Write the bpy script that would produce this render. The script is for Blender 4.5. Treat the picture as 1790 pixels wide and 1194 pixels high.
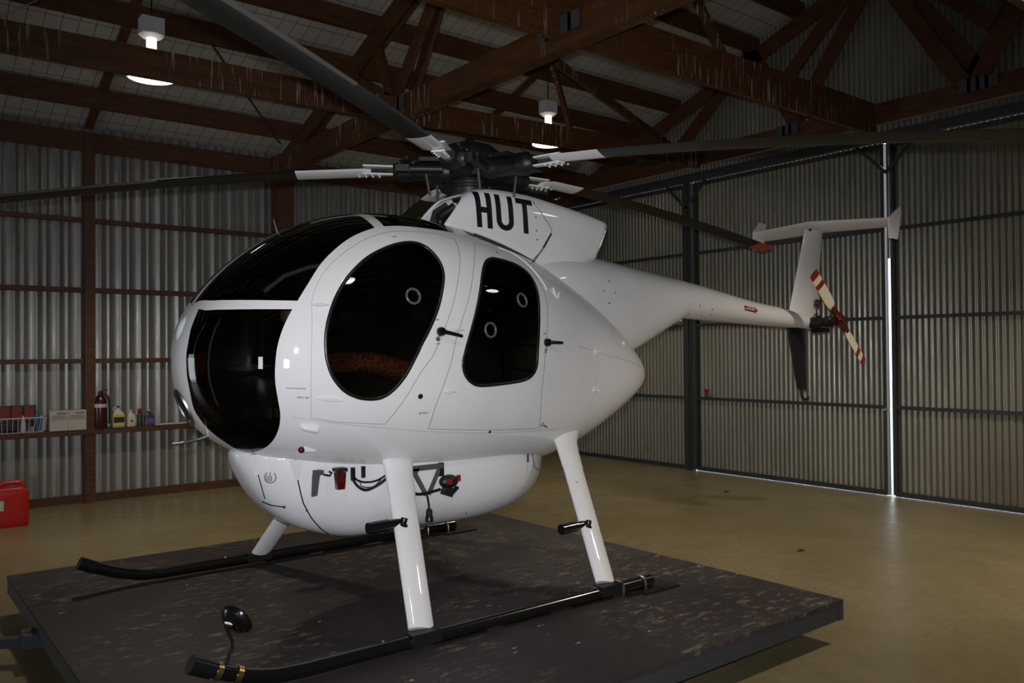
import bpy, bmesh, math, random
import numpy as np
from mathutils import Vector, Matrix, Euler
from mathutils.geometry import delaunay_2d_cdt

random.seed(5)
for o in list(bpy.data.objects):
    bpy.data.objects.remove(o, do_unlink=True)
SC = bpy.context.scene
COL = SC.collection
PI = math.pi

# ------------------------------------------------------------------ camera
CAM = (-3.6731, -5.1409, 1.9177)
YAW, PITCH, ROLL, FPX = 0.9003, 0.0132, -0.0081, 1448.48
cd = bpy.data.cameras.new('camera')
cam = bpy.data.objects.new('camera', cd)
COL.objects.link(cam)
cd.sensor_fit = 'HORIZONTAL'
cd.sensor_width = 36.0
cd.lens = FPX / 1790.0 * 36.0
cd.clip_start = 0.05
cd.clip_end = 200
fw = Vector((math.cos(YAW) * math.cos(PITCH), math.sin(YAW) * math.cos(PITCH), math.sin(PITCH)))
rt = Vector((math.sin(YAW), -math.cos(YAW), 0))
up = rt.cross(fw)
r2 = rt * math.cos(ROLL) + up * math.sin(ROLL)
u2 = -rt * math.sin(ROLL) + up * math.cos(ROLL)
M = Matrix(((r2.x, u2.x, -fw.x, CAM[0]), (r2.y, u2.y, -fw.y, CAM[1]), (r2.z, u2.z, -fw.z, CAM[2]), (0, 0, 0, 1)))
cam.matrix_world = M
SC.camera = cam

# ------------------------------------------------------------------ world, flash, exposure
SC.view_settings.view_transform = 'Standard'
SC.view_settings.look = 'None'
SC.view_settings.exposure = 0.0
SC.view_settings.gamma = 1.0
SC.view_settings.use_curve_mapping = False
W = bpy.data.worlds.new('world')
SC.world = W
W.use_nodes = True
bg = W.node_tree.nodes['Background']
bg.inputs[0].default_value = (0.86, 0.93, 1.0, 1)
bg.inputs[1].default_value = 3.0

FLASH_W = 690.0
LAMP_LENS = 14.0
LAMP_W = 300.0
fl = bpy.data.lights.new('camera_flash', 'SPOT')
fl.energy = FLASH_W
fl.color = (0.95, 0.98, 1.05)
fl.spot_size = math.radians(80)
fl.spot_blend = 1.0
fl.shadow_soft_size = 0.03
flo = bpy.data.objects.new('camera_flash', fl)
COL.objects.link(flo)
flo.matrix_world = Matrix.Translation(u2 * 0.11 - fw * 0.02 - r2 * 0.03) @ M
# daylight from the open doorway in the end wall behind the nose
dl = bpy.data.lights.new('doorway_daylight', 'AREA')
dl.shape = 'RECTANGLE'
dl.size, dl.size_y = 1.6, 2.1
dl.energy = 30.0
dl.color = (0.86, 0.93, 1.0)
dlo = bpy.data.objects.new('doorway_daylight', dl)
COL.objects.link(dlo)
dlo.location = (-9.55, 4.2, 1.1)
dlo.rotation_euler = Euler((0, -PI / 2, 0))

# daylight from the two windows in the side wall behind the photographer
for wx in (-8.3, -5.0):
    wl = bpy.data.lights.new('window_daylight', 'AREA')
    wl.shape = 'RECTANGLE'
    wl.size, wl.size_y = (0.8, 1.0) if wx < -6 else (0.5, 0.6)
    wl.energy = 40.0 if wx < -6 else 30.0
    wl.color = (0.80, 0.89, 1.0)
    wlo = bpy.data.objects.new('window_daylight', wl)
    COL.objects.link(wlo)
    wlo.location = (wx, -6.28, 1.35)
    wlo.rotation_euler = Euler((PI / 2, 0, 0))

# ------------------------------------------------------------------ materials
def mat(name, color, rough=0.5, metal=0.0, coat=0.0, spec=0.5, emit=None, coat_rough=0.05):
    m = bpy.data.materials.new(name)
    m.use_nodes = True
    b = m.node_tree.nodes['Principled BSDF']
    b.inputs['Base Color'].default_value = (*color, 1)
    b.inputs['Roughness'].default_value = rough
    b.inputs['Metallic'].default_value = metal
    b.inputs['Specular IOR Level'].default_value = spec
    b.inputs['Coat Weight'].default_value = coat
    b.inputs['Coat Roughness'].default_value = coat_rough
    if emit:
        b.inputs['Emission Color'].default_value = (*emit[0], 1)
        b.inputs['Emission Strength'].default_value = emit[1]
    return m


class NT:
    def __init__(self, m):
        self.m = m
        self.t = m.node_tree
        self.b = self.t.nodes['Principled BSDF']

    def n(self, typ, **k):
        x = self.t.nodes.new(typ)
        for a, v in k.items():
            setattr(x, a, v)
        return x

    def l(self, a, b):
        self.t.links.new(a, b)

    def coords(self, scale=(1, 1, 1), world=False):
        c = self.n('ShaderNodeTexCoord')
        mp = self.n('ShaderNodeMapping')
        mp.inputs['Scale'].default_value = scale
        if world:
            g = self.n('ShaderNodeNewGeometry')
            self.l(g.outputs['Position'], mp.inputs['Vector'])
        else:
            self.l(c.outputs['Object'], mp.inputs['Vector'])
        return mp.outputs['Vector']

    def noise(self, vec, scale, detail=4, rough=0.55):
        x = self.n('ShaderNodeTexNoise')
        x.inputs['Scale'].default_value = scale
        x.inputs['Detail'].default_value = detail
        x.inputs['Roughness'].default_value = rough
        self.l(vec, x.inputs['Vector'])
        return x.outputs['Fac']

    def ramp(self, fac, stops):
        x = self.n('ShaderNodeValToRGB')
        e = x.color_ramp.elements
        while len(e) < len(stops):
            e.new(0.5)
        for i, (p, c) in enumerate(stops):
            e[i].position = p
            e[i].color = (*c, 1) if len(c) == 3 else c
        self.l(fac, x.inputs['Fac'])
        return x.outputs['Color']

    def mix(self, fac, a, b, mode='MIX'):
        x = self.n('ShaderNodeMix', data_type='RGBA', blend_type=mode)
        for s, v in ((x.inputs['Factor'], fac), (x.inputs['A'], a), (x.inputs['B'], b)):
            if isinstance(v, (int, float)):
                s.default_value = v
            elif isinstance(v, tuple):
                s.default_value = (*v, 1)
            else:
                self.l(v, s)
        return x.outputs['Result']

    def math(self, op, a, b=0.0):
        x = self.n('ShaderNodeMath', operation=op)
        for s, v in zip(x.inputs, (a, b)):
            if isinstance(v, (int, float)):
                s.default_value = v
            else:
                self.l(v, s)
        return x.outputs[0]

    def bump(self, h, strength=0.2, dist=0.01):
        x = self.n('ShaderNodeBump')
        x.inputs['Strength'].default_value = strength
        x.inputs['Distance'].default_value = dist
        self.l(h, x.inputs['Height'])
        self.l(x.outputs['Normal'], self.b.inputs['Normal'])


white = mat('white_paint', (0.78, 0.765, 0.755), 0.5, coat=0.8, spec=0.25, coat_rough=0.03)
nt = NT(white)
nz = nt.noise(nt.coords(world=True), 2.2, 3)
nt.l(nt.ramp(nz, [(0.3, (0.76, 0.745, 0.735)), (0.7, (0.80, 0.785, 0.775))]), nt.b.inputs['Base Color'])
black_gloss = mat('black_gloss_paint', (0.006, 0.006, 0.006), 0.2, coat=0.4)
black_satin = mat('black_satin', (0.008, 0.008, 0.0085), 0.45)
rubber = mat('black_rubber', (0.008, 0.008, 0.009), 0.3)
blade_paint = mat('blade_paint', (0.006, 0.0068, 0.006), 0.42)
orange = mat('orange_tip_paint', (0.45, 0.07, 0.02), 0.45)
steel = mat('bare_steel', (0.55, 0.55, 0.55), 0.3, metal=1.0)
gold = mat('brass_clamp', (0.75, 0.55, 0.25), 0.3, metal=1.0)
dark_steel = mat('dark_galvanised', (0.06, 0.065, 0.065), 0.45, metal=0.5)
grey_paint = mat('grey_bracket_paint', (0.07, 0.072, 0.07), 0.5)
red_lens = mat('red_lens', (0.075, 0.004, 0.005), 0.12, coat=0.5)
red_paint = mat('red_paint', (0.22, 0.012, 0.012), 0.4)
cream = mat('cream_blade_paint', (0.62, 0.57, 0.43), 0.4)
interior = mat('cabin_trim', (0.018, 0.018, 0.017), 0.9, spec=0.05)
vent_rim = mat('clear_vent_rim', (.10, .098, .085), .2)
lamp_glass = mat('lamp_cover_glass', (0.95, 0.96, 1.0), 0.1, coat=0.6)
seam_mat = mat('seam_sealant', (0.42, 0.41, 0.40), 0.5)
decal = mat('black_decal', (0.006, 0.006, 0.006), 0.4)
orange_cloth = mat('patterned_seat_cloth', (0.3, 0.07, 0.03), 0.85)
nt = NT(orange_cloth)
v = nt.n('ShaderNodeTexVoronoi')
v.inputs['Scale'].default_value = 46
nt.l(nt.coords(world=True), v.inputs['Vector'])
nt.l(nt.ramp(v.outputs['Distance'], [(0.0, (0.03, 0.008, 0.008)), (0.35, (0.20, 0.03, 0.014)), (0.6, (0.42, 0.13, 0.04))]), nt.b.inputs['Base Color'])


def glass_mat(name, tint, refl=1.0):
    m = bpy.data.materials.new(name)
    m.use_nodes = True
    t = m.node_tree
    t.nodes.clear()
    out = t.nodes.new('ShaderNodeOutputMaterial')
    mx = t.nodes.new('ShaderNodeMixShader')
    tr = t.nodes.new('ShaderNodeBsdfTransparent')
    tr.inputs[0].default_value = (*tint, 1)
    gl = t.nodes.new('ShaderNodeBsdfGlossy')
    gl.inputs['Roughness'].default_value = 0.015
    gl.inputs['Color'].default_value = (refl, refl, refl, 1)
    fr = t.nodes.new('ShaderNodeFresnel')
    fr.inputs['IOR'].default_value = 1.49
    t.links.new(fr.outputs[0], mx.inputs[0])
    t.links.new(tr.outputs[0], mx.inputs[1])
    t.links.new(gl.outputs[0], mx.inputs[2])
    t.links.new(mx.outputs[0], out.inputs[0])
    return m


tint = glass_mat('smoked_acrylic', (0.30, 0.28, 0.26))
tint_dark = glass_mat('dark_smoked_acrylic', (0.09, 0.088, 0.085))

wood = mat('stained_timber', (0.1, 0.04, 0.016), 0.6)
nt = NT(wood)
wv = nt.coords((1.2, 1.2, 9), world=True)
g1 = nt.noise(wv, 2.5, 6, 0.65)
col = nt.ramp(g1, [(0.25, (0.034, 0.010, 0.002)), (0.55, (0.076, 0.025, 0.005)), (0.8, (0.120, 0.043, 0.009))])
nt.l(col, nt.b.inputs['Base Color'])
nt.bump(g1, 0.25, 0.004)

wood_drip = mat('stained_timber_with_droppings', (0.1, 0.04, 0.016), 0.6)
nt = NT(wood_drip)
g1 = nt.noise(nt.coords((1.2, 1.2, 9), world=True), 2.5, 6, 0.65)
col = nt.ramp(g1, [(0.25, (0.036, 0.011, 0.002)), (0.55, (0.080, 0.028, 0.005)), (0.8, (0.125, 0.047, 0.010))])
s1 = nt.noise(nt.coords((34, 34, 2.2), world=True), 1.0, 2, 0.5)
s2 = nt.noise(nt.coords((1.1, 1.1, 0.4), world=True), 1.0, 2, 0.5)
f = nt.math('MULTIPLY', nt.ramp(s1, [(0.58, (0, 0, 0)), (0.68, (1, 1, 1))]), nt.ramp(s2, [(0.42, (0, 0, 0)), (0.56, (1, 1, 1))]))
nt.l(nt.mix(f, col, (0.30, 0.25, 0.21)), nt.b.inputs['Base Color'])


def sheet_mat(name, c0, c1, rough, metal):
    m = mat(name, c0, rough, metal)
    n = NT(m)
    a = n.noise(n.coords((1, 1, 0.25), world=True), 1.6, 5, 0.6)
    n.l(n.ramp(a, [(0.3, c0), (0.72, c1)]), n.b.inputs['Base Color'])
    r = n.noise(n.coords((3, 3, 0.6), world=True), 3.0, 4, 0.6)
    n.l(n.ramp(r, [(0.3, (rough - 0.06,) * 3), (0.7, (rough + 0.1,) * 3)]), n.b.inputs['Roughness'])
    return m


wall_sheet = sheet_mat('ribbed_wall_sheet', (0.185, 0.18, 0.158), (0.245, 0.24, 0.215), 0.32, 0.42)
door_sheet = sheet_mat('corrugated_door_sheet', (0.21, 0.195, 0.150), (0.28, 0.258, 0.205), 0.32, 0.45)
roof_sheet = mat('roof_sheet_with_bird_mesh', (0.5, 0.48, 0.44), 0.55, 0.2)
nt = NT(roof_sheet)
sx = nt.n('ShaderNodeSeparateXYZ')
g = nt.n('ShaderNodeNewGeometry')
nt.l(g.outputs['Position'], sx.inputs[0])
lines = None
for ch, per, wd in (('X', 0.17, 0.008), ('Y', 0.25, 0.010)):
    fr_ = nt.math('FRACT', nt.math('DIVIDE', nt.math('ADD', sx.outputs[ch], 50.0), per))
    ln = nt.math('LESS_THAN', fr_, wd / per)
    lines = ln if lines is None else nt.math('MAXIMUM', lines, ln)
rn = nt.noise(nt.coords((1, 1, 1), world=True), 1.3, 4)
rc = nt.ramp(rn, [(0.3, (0.36, 0.34, 0.30)), (0.7, (0.46, 0.43, 0.385))])
nt.l(nt.mix(lines, rc, (0.10, 0.09, 0.085)), nt.b.inputs['Base Color'])

floor_m = mat('painted_concrete_floor', (0.2, 0.165, 0.09), 0.35)
nt = NT(floor_m)
c = nt.coords((1, 1, 1), world=True)
n1 = nt.noise(c, 0.55, 6, 0.6)
n2 = nt.noise(c, 7.0, 6, 0.65)
n3 = nt.noise(nt.coords((1, 1.0, 1), world=True), 26.0, 3, 0.7)
base = nt.ramp(n1, [(0.3, (0.175, 0.138, 0.062)), (0.7, (0.255, 0.208, 0.112))])
base = nt.mix(nt.ramp(n2, [(0.35, (0.12,) * 3), (0.62, (0.0,) * 3)]), base, (0.12, 0.095, 0.05))
sc = nt.math('MULTIPLY', nt.ramp(n3, [(0.56, (0, 0, 0)), (0.70, (1, 1, 1))]), nt.ramp(n1, [(0.44, (0, 0, 0)), (0.60, (0.75, 0.75, 0.75))]))
nt.l(nt.mix(sc, base, (0.40, 0.36, 0.25)), nt.b.inputs['Base Color'])
nt.l(nt.ramp(n2, [(0.3, (0.26,) * 3), (0.7, (0.44,) * 3)]), nt.b.inputs['Roughness'])
nt.bump(n2, 0.10, 0.012)

deck_m = mat('worn_painted_plywood', (0.05, 0.037, 0.037), 0.5, spec=0.12)
nt = NT(deck_m)
c = nt.coords((1, 1, 1), world=True)
n1 = nt.noise(c, 0.9, 5, 0.6)
n2 = nt.noise(nt.coords((3.2, 9, 1), world=True), 2.6, 8, 0.72)
n3 = nt.noise(nt.coords((1, 1, 1), world=True), 1.15, 3, 0.5)
base = nt.ramp(n1, [(0.32, (0.037, 0.0295, 0.029)), (0.55, (0.053, 0.0435, 0.043)), (0.75, (0.066, 0.054, 0.051))])
scu = nt.math('MULTIPLY', nt.ramp(n2, [(0.53, (0, 0, 0)), (0.70, (0.9, 0.9, 0.9))]), nt.ramp(n3, [(0.44, (0, 0, 0)), (0.58, (1, 1, 1))]))
base = nt.mix(scu, base, (0.30, 0.265, 0.19))
sp = nt.noise(nt.coords((6, 14, 1), world=True), 2.0, 2, 0.5)
base = nt.mix(nt.ramp(sp, [(0.745, (0, 0, 0)), (0.765, (1, 1, 1))]), base, (0.42, 0.40, 0.38))
nt.l(base, nt.b.inputs['Base Color'])
nt.l(nt.ramp(n2, [(0.3, (0.42,) * 3), (0.7, (0.62,) * 3)]), nt.b.inputs['Roughness'])
nt.bump(n2, 0.08, 0.004)
deck_side = mat('deck_edge_paint', (0.045, 0.047, 0.055), 0.45)
apron_m = mat('outside_concrete', (0.5, 0.48, 0.45), 0.8)

# ------------------------------------------------------------------ geometry helpers
class MB:
    def __init__(s):
        s.v, s.f, s.mi = [], [], []

    def add(s, vs, fs, mi=0):
        o = len(s.v)
        s.v += [tuple(p) for p in vs]
        s.f += [tuple(i + o for i in f) for f in fs]
        s.mi += [mi] * len(fs)
        return s

    def box(s, c, size, rot=None, mi=0):
        hx, hy, hz = [a / 2 for a in size]
        P = [Vector((x, y, z)) for x in (-hx, hx) for y in (-hy, hy) for z in (-hz, hz)]
        if rot is not None:
            R = rot if isinstance(rot, Matrix) else Euler(rot).to_matrix()
            P = [R @ p for p in P]
        c = Vector(c)
        return s.add([p + c for p in P], [(0, 1, 3, 2), (4, 6, 7, 5), (0, 4, 5, 1), (2, 3, 7, 6), (0, 2, 6, 4), (1, 5, 7, 3)], mi)

    def beam(s, p0, p1, w, h, upv=(0, 0, 1), mi=0):
        p0, p1 = Vector(p0), Vector(p1)
        d = (p1 - p0)
        L = d.length
        d.normalize()
        u = Vector(upv)
        if abs(d.dot(u)) > 0.98:
            u = Vector((1, 0, 0))
        sd = d.cross(u).normalized()
        u = sd.cross(d)
        R = Matrix((d, sd, u)).transposed()
        return s.box((p0 + p1) / 2, (L, w, h), R, mi)

    def loft(s, rings, close=True, cap0=True, cap1=True, mi=0):
        o = len(s.v)
        n = len(rings[0])
        fs = []
        for r in rings:
            s.v += [tuple(p) for p in r]
        for i in range(len(rings) - 1):
            for j in range(n if close else n - 1):
                k = (j + 1) % n
                fs.append((o + i * n + j, o + i * n + k, o + (i + 1) * n + k, o + (i + 1) * n + j))
        if close and cap0:
            fs.append(tuple(o + j for j in reversed(range(n))))
        if close and cap1:
            fs.append(tuple(o + (len(rings) - 1) * n + j for j in range(n)))
        s.f += fs
        s.mi += [mi] * len(fs)
        return s

    def tube(s, pts, r, seg=12, cap=True, mi=0, flat=None):
        pts = [Vector(p) for p in pts]
        rs = r if isinstance(r, (list, tuple)) else [r] * len(pts)
        rings = []
        nrm = None
        for i, p in enumerate(pts):
            a = pts[max(i - 1, 0)]
            b = pts[min(i + 1, len(pts) - 1)]
            d = (b - a).normalized()
            if nrm is None:
                nrm = d.orthogonal().normalized()
            nrm = (nrm - d * nrm.dot(d)).normalized()
            bn = d.cross(nrm)
            rings.append([p + (nrm * math.cos(2 * PI * k / seg) + bn * math.sin(2 * PI * k / seg)) * rs[i] for k in range(seg)])
        return s.loft(rings, True, cap, cap, mi)

    def lathe(s, prof, org=(0, 0, 0), axis=(0, 0, 1), seg=24, mi=0, cap=True):
        ax = Vector(axis).normalized()
        a = ax.orthogonal().normalized()
        b = ax.cross(a)
        org = Vector(org)
        rings = [[org + ax * z + (a * math.cos(2 * PI * k / seg) + b * math.sin(2 * PI * k / seg)) * max(r, 1e-4) for k in range(seg)] for r, z in prof]
        return s.loft(rings, True, cap, cap, mi)

    def torus(s, c, axis, R, rw, rh, seg=32, n=10):
        ax = Vector(axis).normalized()
        a = ax.orthogonal().normalized()
        b = ax.cross(a)
        c = Vector(c)
        rings = []
        for k in range(seg + 1):
            d = a * math.cos(2 * PI * k / seg) + b * math.sin(2 * PI * k / seg)
            rings.append([c + d * (R + rw * math.cos(2 * PI * j / n)) + ax * rh * math.sin(2 * PI * j / n) for j in range(n)])
        return s.loft(rings, True, False, False)

    def prism(s, poly, fn, depth_vec, mi=0):
        """poly: 2d outline -> fn maps to 3d; extruded by depth_vec"""
        d = Vector(depth_vec)
        A = [Vector(fn(p)) for p in poly]
        B = [p + d for p in A]
        n = len(A)
        return s.add(A + B, [tuple(range(n)), tuple(n + i for i in reversed(range(n)))] + [(i, n + i, n + (i + 1) % n, (i + 1) % n) for i in range(n)], mi)

    def ball(s, c, r, seg=12, rings=8, sc=(1, 1, 1), mi=0):
        c = Vector(c)
        R = [[c + Vector((r * sc[0] * math.sin(PI * i / rings) * math.cos(2 * PI * k / seg), r * sc[1] * math.sin(PI * i / rings) * math.sin(2 * PI * k / seg), r * sc[2] * math.cos(PI * i / rings))) for k in range(seg)] for i in range(rings + 1)]
        R[0] = [c + Vector((1e-4 * math.cos(2 * PI * k / seg), 1e-4 * math.sin(2 * PI * k / seg), r * sc[2])) for k in range(seg)]
        R[-1] = [c + Vector((1e-4 * math.cos(2 * PI * k / seg), 1e-4 * math.sin(2 * PI * k / seg), -r * sc[2])) for k in range(seg)]
        return s.loft(R, True, True, True, mi)

    def build(s, name, mats, parent=None, smooth=True, angle=40, fix=True):
        me = bpy.data.meshes.new(name)
        me.from_pydata(s.v, [], s.f)
        ms = mats if isinstance(mats, (list, tuple)) else [mats]
        for m in ms:
            me.materials.append(m)
        if len(ms) > 1:
            me.polygons.foreach_set('material_index', s.mi)
        if fix:
            bm = bmesh.new()
            bm.from_mesh(me)
            bmesh.ops.recalc_face_normals(bm, faces=bm.faces)
            bm.to_mesh(me)
            bm.free()
        if smooth:
            me.polygons.foreach_set('use_smooth', [True] * len(me.polygons))
            me.set_sharp_from_angle(angle=math.radians(angle))
        me.update()
        o = bpy.data.objects.new(name, me)
        COL.objects.link(o)
        if parent is not None:
            o.parent = parent
            o.matrix_parent_inverse = abs_matrix(parent).inverted()
        return o


def abs_matrix(o):
    """world matrix from the object's own transform and its parents' (no depsgraph update needed)"""
    m = o.matrix_basis.copy()
    if o.parent is not None:
        m = abs_matrix(o.parent) @ o.matrix_parent_inverse @ m
    return m


def tag(o, label=None, cat=None, group=None, kind=None):
    if label: o['label'] = label
    if cat: o['category'] = cat
    if group: o['group'] = group
    if kind: o['kind'] = kind
    return o


def empty(name, loc, label=None, cat=None, group=None, kind=None):
    o = bpy.data.objects.new(name, None)
    COL.objects.link(o)
    o.location = loc
    o.empty_display_size = 0.1
    return tag(o, label, cat, group, kind)


def struct(o, label, cat='building'):
    return tag(o, label, cat, None, 'structure')


def copy_tree(o, delta, parent=None):
    c = o.copy()
    COL.objects.link(c)
    if parent is None:
        c.location = Vector(o.location) + Vector(delta)
    else:
        c.parent = parent
        c.matrix_parent_inverse = o.matrix_parent_inverse.copy()
    for ch in [x for x in o.children]:
        copy_tree(ch, delta, c)
    return c


def catmull(pts, n=6, closed=False):
    P = [np.array(p, float) for p in pts]
    out = []
    m = len(P)
    for i in range(m if closed else m - 1):
        a = P[(i - 1) % m] if closed or i > 0 else 2 * P[0] - P[1]
        b = P[i]
        c_ = P[(i + 1) % m]
        d = P[(i + 2) % m] if closed or i + 2 < m else 2 * P[-1] - P[-2]
        for k in range(n):
            f_ = k / n
            out.append(0.5 * ((2 * b) + (c_ - a) * f_ + (2 * a - 5 * b + 4 * c_ - d) * f_ ** 2 + (3 * b - a - 3 * c_ + d) * f_ ** 3))
    if not closed:
        out.append(P[-1])
    return out


def outline(pts, corners=(), n=6):
    """closed outline, smooth except at the corner indices"""
    if not corners:
        return catmull(pts, n, True)
    cs = sorted(corners)
    m = len(pts)
    out = []
    for a, b in zip(cs, cs[1:] + [cs[0] + m]):
        seg = [pts[i % m] for i in range(a, b + 1)]
        out += (catmull(seg, n)[:-1] if len(seg) > 2 else [np.array(seg[0]) * (1 - k / n) + np.array(seg[1]) * (k / n) for k in range(n)])
    return out


# ================================================================== THE BUILDING
YW, YN, XD, XE = 6.934, -6.35, 6.98, -9.7
EAVE, SLOPE, RIDGE = 4.95, 0.36, 0.29


def roof_z(y):
    return EAVE + SLOPE * ((YW - y) if y > RIDGE else (y - YN))


mb = MB()
mb.add([(XE, YN - .3, 0), (XD + .05, YN - .3, 0), (XD + .05, YW + .3, 0), (XE, YW + .3, 0)], [(0, 1, 2, 3)])
struct(mb.build('floor', floor_m, smooth=False), 'olive painted concrete hangar floor', 'floor')
mb = MB()
mb.add([(XD + .05, -25, -0.01), (45, -25, -0.01), (45, 25, -0.01), (XD + .05, 25, -0.01)], [(0, 1, 2, 3)])
struct(mb.build('outside_ground', apron_m, smooth=False), 'bright concrete outside, seen through the gaps of the hangar doors', 'ground')


def sheet_profile(kind, L):
    """list of (u, offset)"""
    out = []
    if kind == 'rib':
        u = 0.0
        while u < L:
            for du, d in ((0, 0), (0.075, 0), (0.092, 0.012), (0.116, 0.012), (0.133, 0), (0.185, 0), (0.197, 0.006), (0.213, 0.006), (0.225, 0)):
                out.append((u + du, d))
            u += 0.25
    else:
        n = int(L / 0.076 * 8)
        out = [(L * i / n, 0.0085 * (1 + math.sin(2 * PI * i / 8))) for i in range(n + 1)]
    return [(min(u, L), d) for u, d in out if u <= L + 0.2]


def sheet(mb, org, ud, nd, L, z0, ztop, kind):
    """vertical sheet from org along unit ud; nd = direction of the ribs; ztop(u) gives height"""
    org, ud, nd = Vector(org), Vector(ud), Vector(nd)
    pr = sheet_profile(kind, L)
    bot = [org + ud * u + nd * d + Vector((0, 0, z0)) for u, d in pr]
    top = [org + ud * u + nd * d + Vector((0, 0, ztop(u))) for u, d in pr]
    n = len(pr)
    mb.add(bot + top, [(i, i + 1, n + i + 1, n + i) for i in range(n - 1)])
    return mb


mb = MB()
sheet(mb, (XE, YW, 0), (1, 0, 0), (0, -1, 0), XD - XE, 0.0, lambda u: EAVE + .02, 'rib')
struct(mb.build('wall_left', wall_sheet, angle=62, fix=False), 'ribbed pale metal wall behind the nose, on dark timber girts', 'wall')
mb = MB()
sheet(mb, (XE, YN, 0), (1, 0, 0), (0, 1, 0), XD - XE, 0.0, lambda u: EAVE + .02, 'rib')
struct(mb.build('wall_right', wall_sheet, angle=20, fix=False), 'ribbed metal side wall behind the photographer', 'wall')
mb = MB()
sheet(mb, (XD + .06, YW, 0), (0, -1, 0), (-1, 0, 0), YW - YN, 4.66, lambda u: roof_z(YW - u) + .02, 'wave')
struct(mb.build('wall_gable', door_sheet, angle=60, fix=False), 'corrugated metal gable wall above the hangar doors', 'wall')
# end wall with its open doorway
mb = MB()
yo0, yo1, zo = 3.4, 5.0, 2.15
for (y0, y1, z0) in ((YN, yo0, 0), (yo1, YW, 0), (yo0, yo1, zo)):
    sheet(mb, (XE, y0, 0), (0, 1, 0), (1, 0, 0), y1 - y0, z0, lambda u, y0=y0: roof_z(y0 + u) + .02, 'rib')
struct(mb.build('wall_end', wall_sheet, angle=20, fix=False), 'ribbed metal end wall with an open doorway, behind the photographer', 'wall')
mb = MB()
for y0 in (YW + .12, YN - .12):
    a = (XE - .2, y0, roof_z(y0))
    b = (XD + .3, y0, roof_z(y0))
    mb.add([a, b, (XD + .3, RIDGE, roof_z(RIDGE)), (XE - .2, RIDGE, roof_z(RIDGE))], [(0, 1, 2, 3)])
struct(mb.build('ceiling', roof_sheet, smooth=False, fix=False), 'grey roof sheeting with bird mesh under it', 'ceiling')

for num, wx in ((1, -8.3), (2, -5.0)):
    wf = MB()
    for c_, sz in (((wx, YN + .05, .77), (1.16, .10, .06)), ((wx, YN + .05, 1.93), (1.16, .10, .06)), ((wx - .55, YN + .05, 1.35), (.06, .10, 1.1)), ((wx + .55, YN + .05, 1.35), (.06, .10, 1.1))):
        wf.box(c_, sz)
    struct(wf.build('window_%d' % num, dark_steel), 'window frame in the side wall behind the photographer, ' + ('toward the end wall' if num == 1 else 'the one nearer the trolley'), 'window')
# ---- timber on the left wall
GIRTS = ((1.85, .06), (2.78, .065), (3.70, .06))
mb = MB()
for z, h in GIRTS:
    g_ = MB().box(((XE + XD) / 2, YW - .06, z), (XD - XE, .09, h)).build('wall_girt_beam', wood)
    struct(g_, {1.85: 'dark timber girt along the left wall, one rail above the shelf', 2.78: 'dark timber girt along the left wall at the height of the windscreen', 3.70: 'topmost dark timber girt along the left wall, under the eave beam'}[z], 'beam')
g_ = MB().box(((XE + XD) / 2, YW - .115, .93), (XD - XE, .22, .07)).build('shelf_beam', wood)
struct(g_, 'lowest timber girt of the left wall, wide enough to serve as a shelf', 'shelf')
g_ = MB().box(((XE + XD) / 2, YW - .05, .05), (XD - XE, .09, .10)).build('base_beam', wood)
struct(g_, 'timber bottom plate along the foot of the left wall', 'beam')
for x, w in ((-1.27, .125), (1.39, .27), (-4.2, .27), (-6.9, .125), (4.07, .125)):
    p = MB().box((x, YW - .14, 2.4), (w, .12 if w < .2 else .2, 4.8)).build('wall_post_column', wood)
    struct(p, {-1.27: 'slim dark timber post on the left wall beside the red cylinder', 1.39: 'wide dark timber post on the left wall behind the windscreen', -4.2: 'wide timber post on the left wall beyond the frame', -6.9: 'slim timber post far along the left wall', 4.07: 'slim timber post hidden behind the cabin'}[x], 'post')
p = MB().box(((XE + XD) / 2, YW - .10, 4.73), (XD - XE, .07, .25)).build('eave_beam', wood)
struct(p, 'timber eave beam along the top of the left wall', 'beam')

# ---- roof purlins
k = 0
for sgn in (1, -1):
    y = 6.07
    while y > 0.2:
        yy = y if sgn > 0 else (RIDGE * 2 - y)
        zz = roof_z(yy) - .155
        p = MB().box(((XE + XD) / 2, yy, zz), (XD - XE, .05, .25), (-math.atan(SLOPE) * sgn * 0.0, 0, 0)).build('purlin_beam', wood)
        struct(p, 'dark timber purlin running lengthwise under the roof sheeting', 'beam')
        p['group'] = 'roof purlins'
        k += 1
        y -= .762
# blocking between purlins, in the plane of the mid-bay post
for xb in (-1.27, 4.07, -6.9):
    for sgn in (1, -1):
        y0, y1 = (YW - .1, RIDGE) if sgn > 0 else (YN + .1, RIDGE)
        p = MB().beam((xb, y0, roof_z(y0) - .06), (xb, y1, roof_z(y1) - .06), .10, .05).build('rafter_beam', wood)
        struct(p, 'slim dark rafter batten rising up the roof slope between the trusses', 'beam')
        p['group'] = 'rafter battens'

plate_m = mat('dull_nail_plate', (.055, .055, .06), .6)
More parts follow.
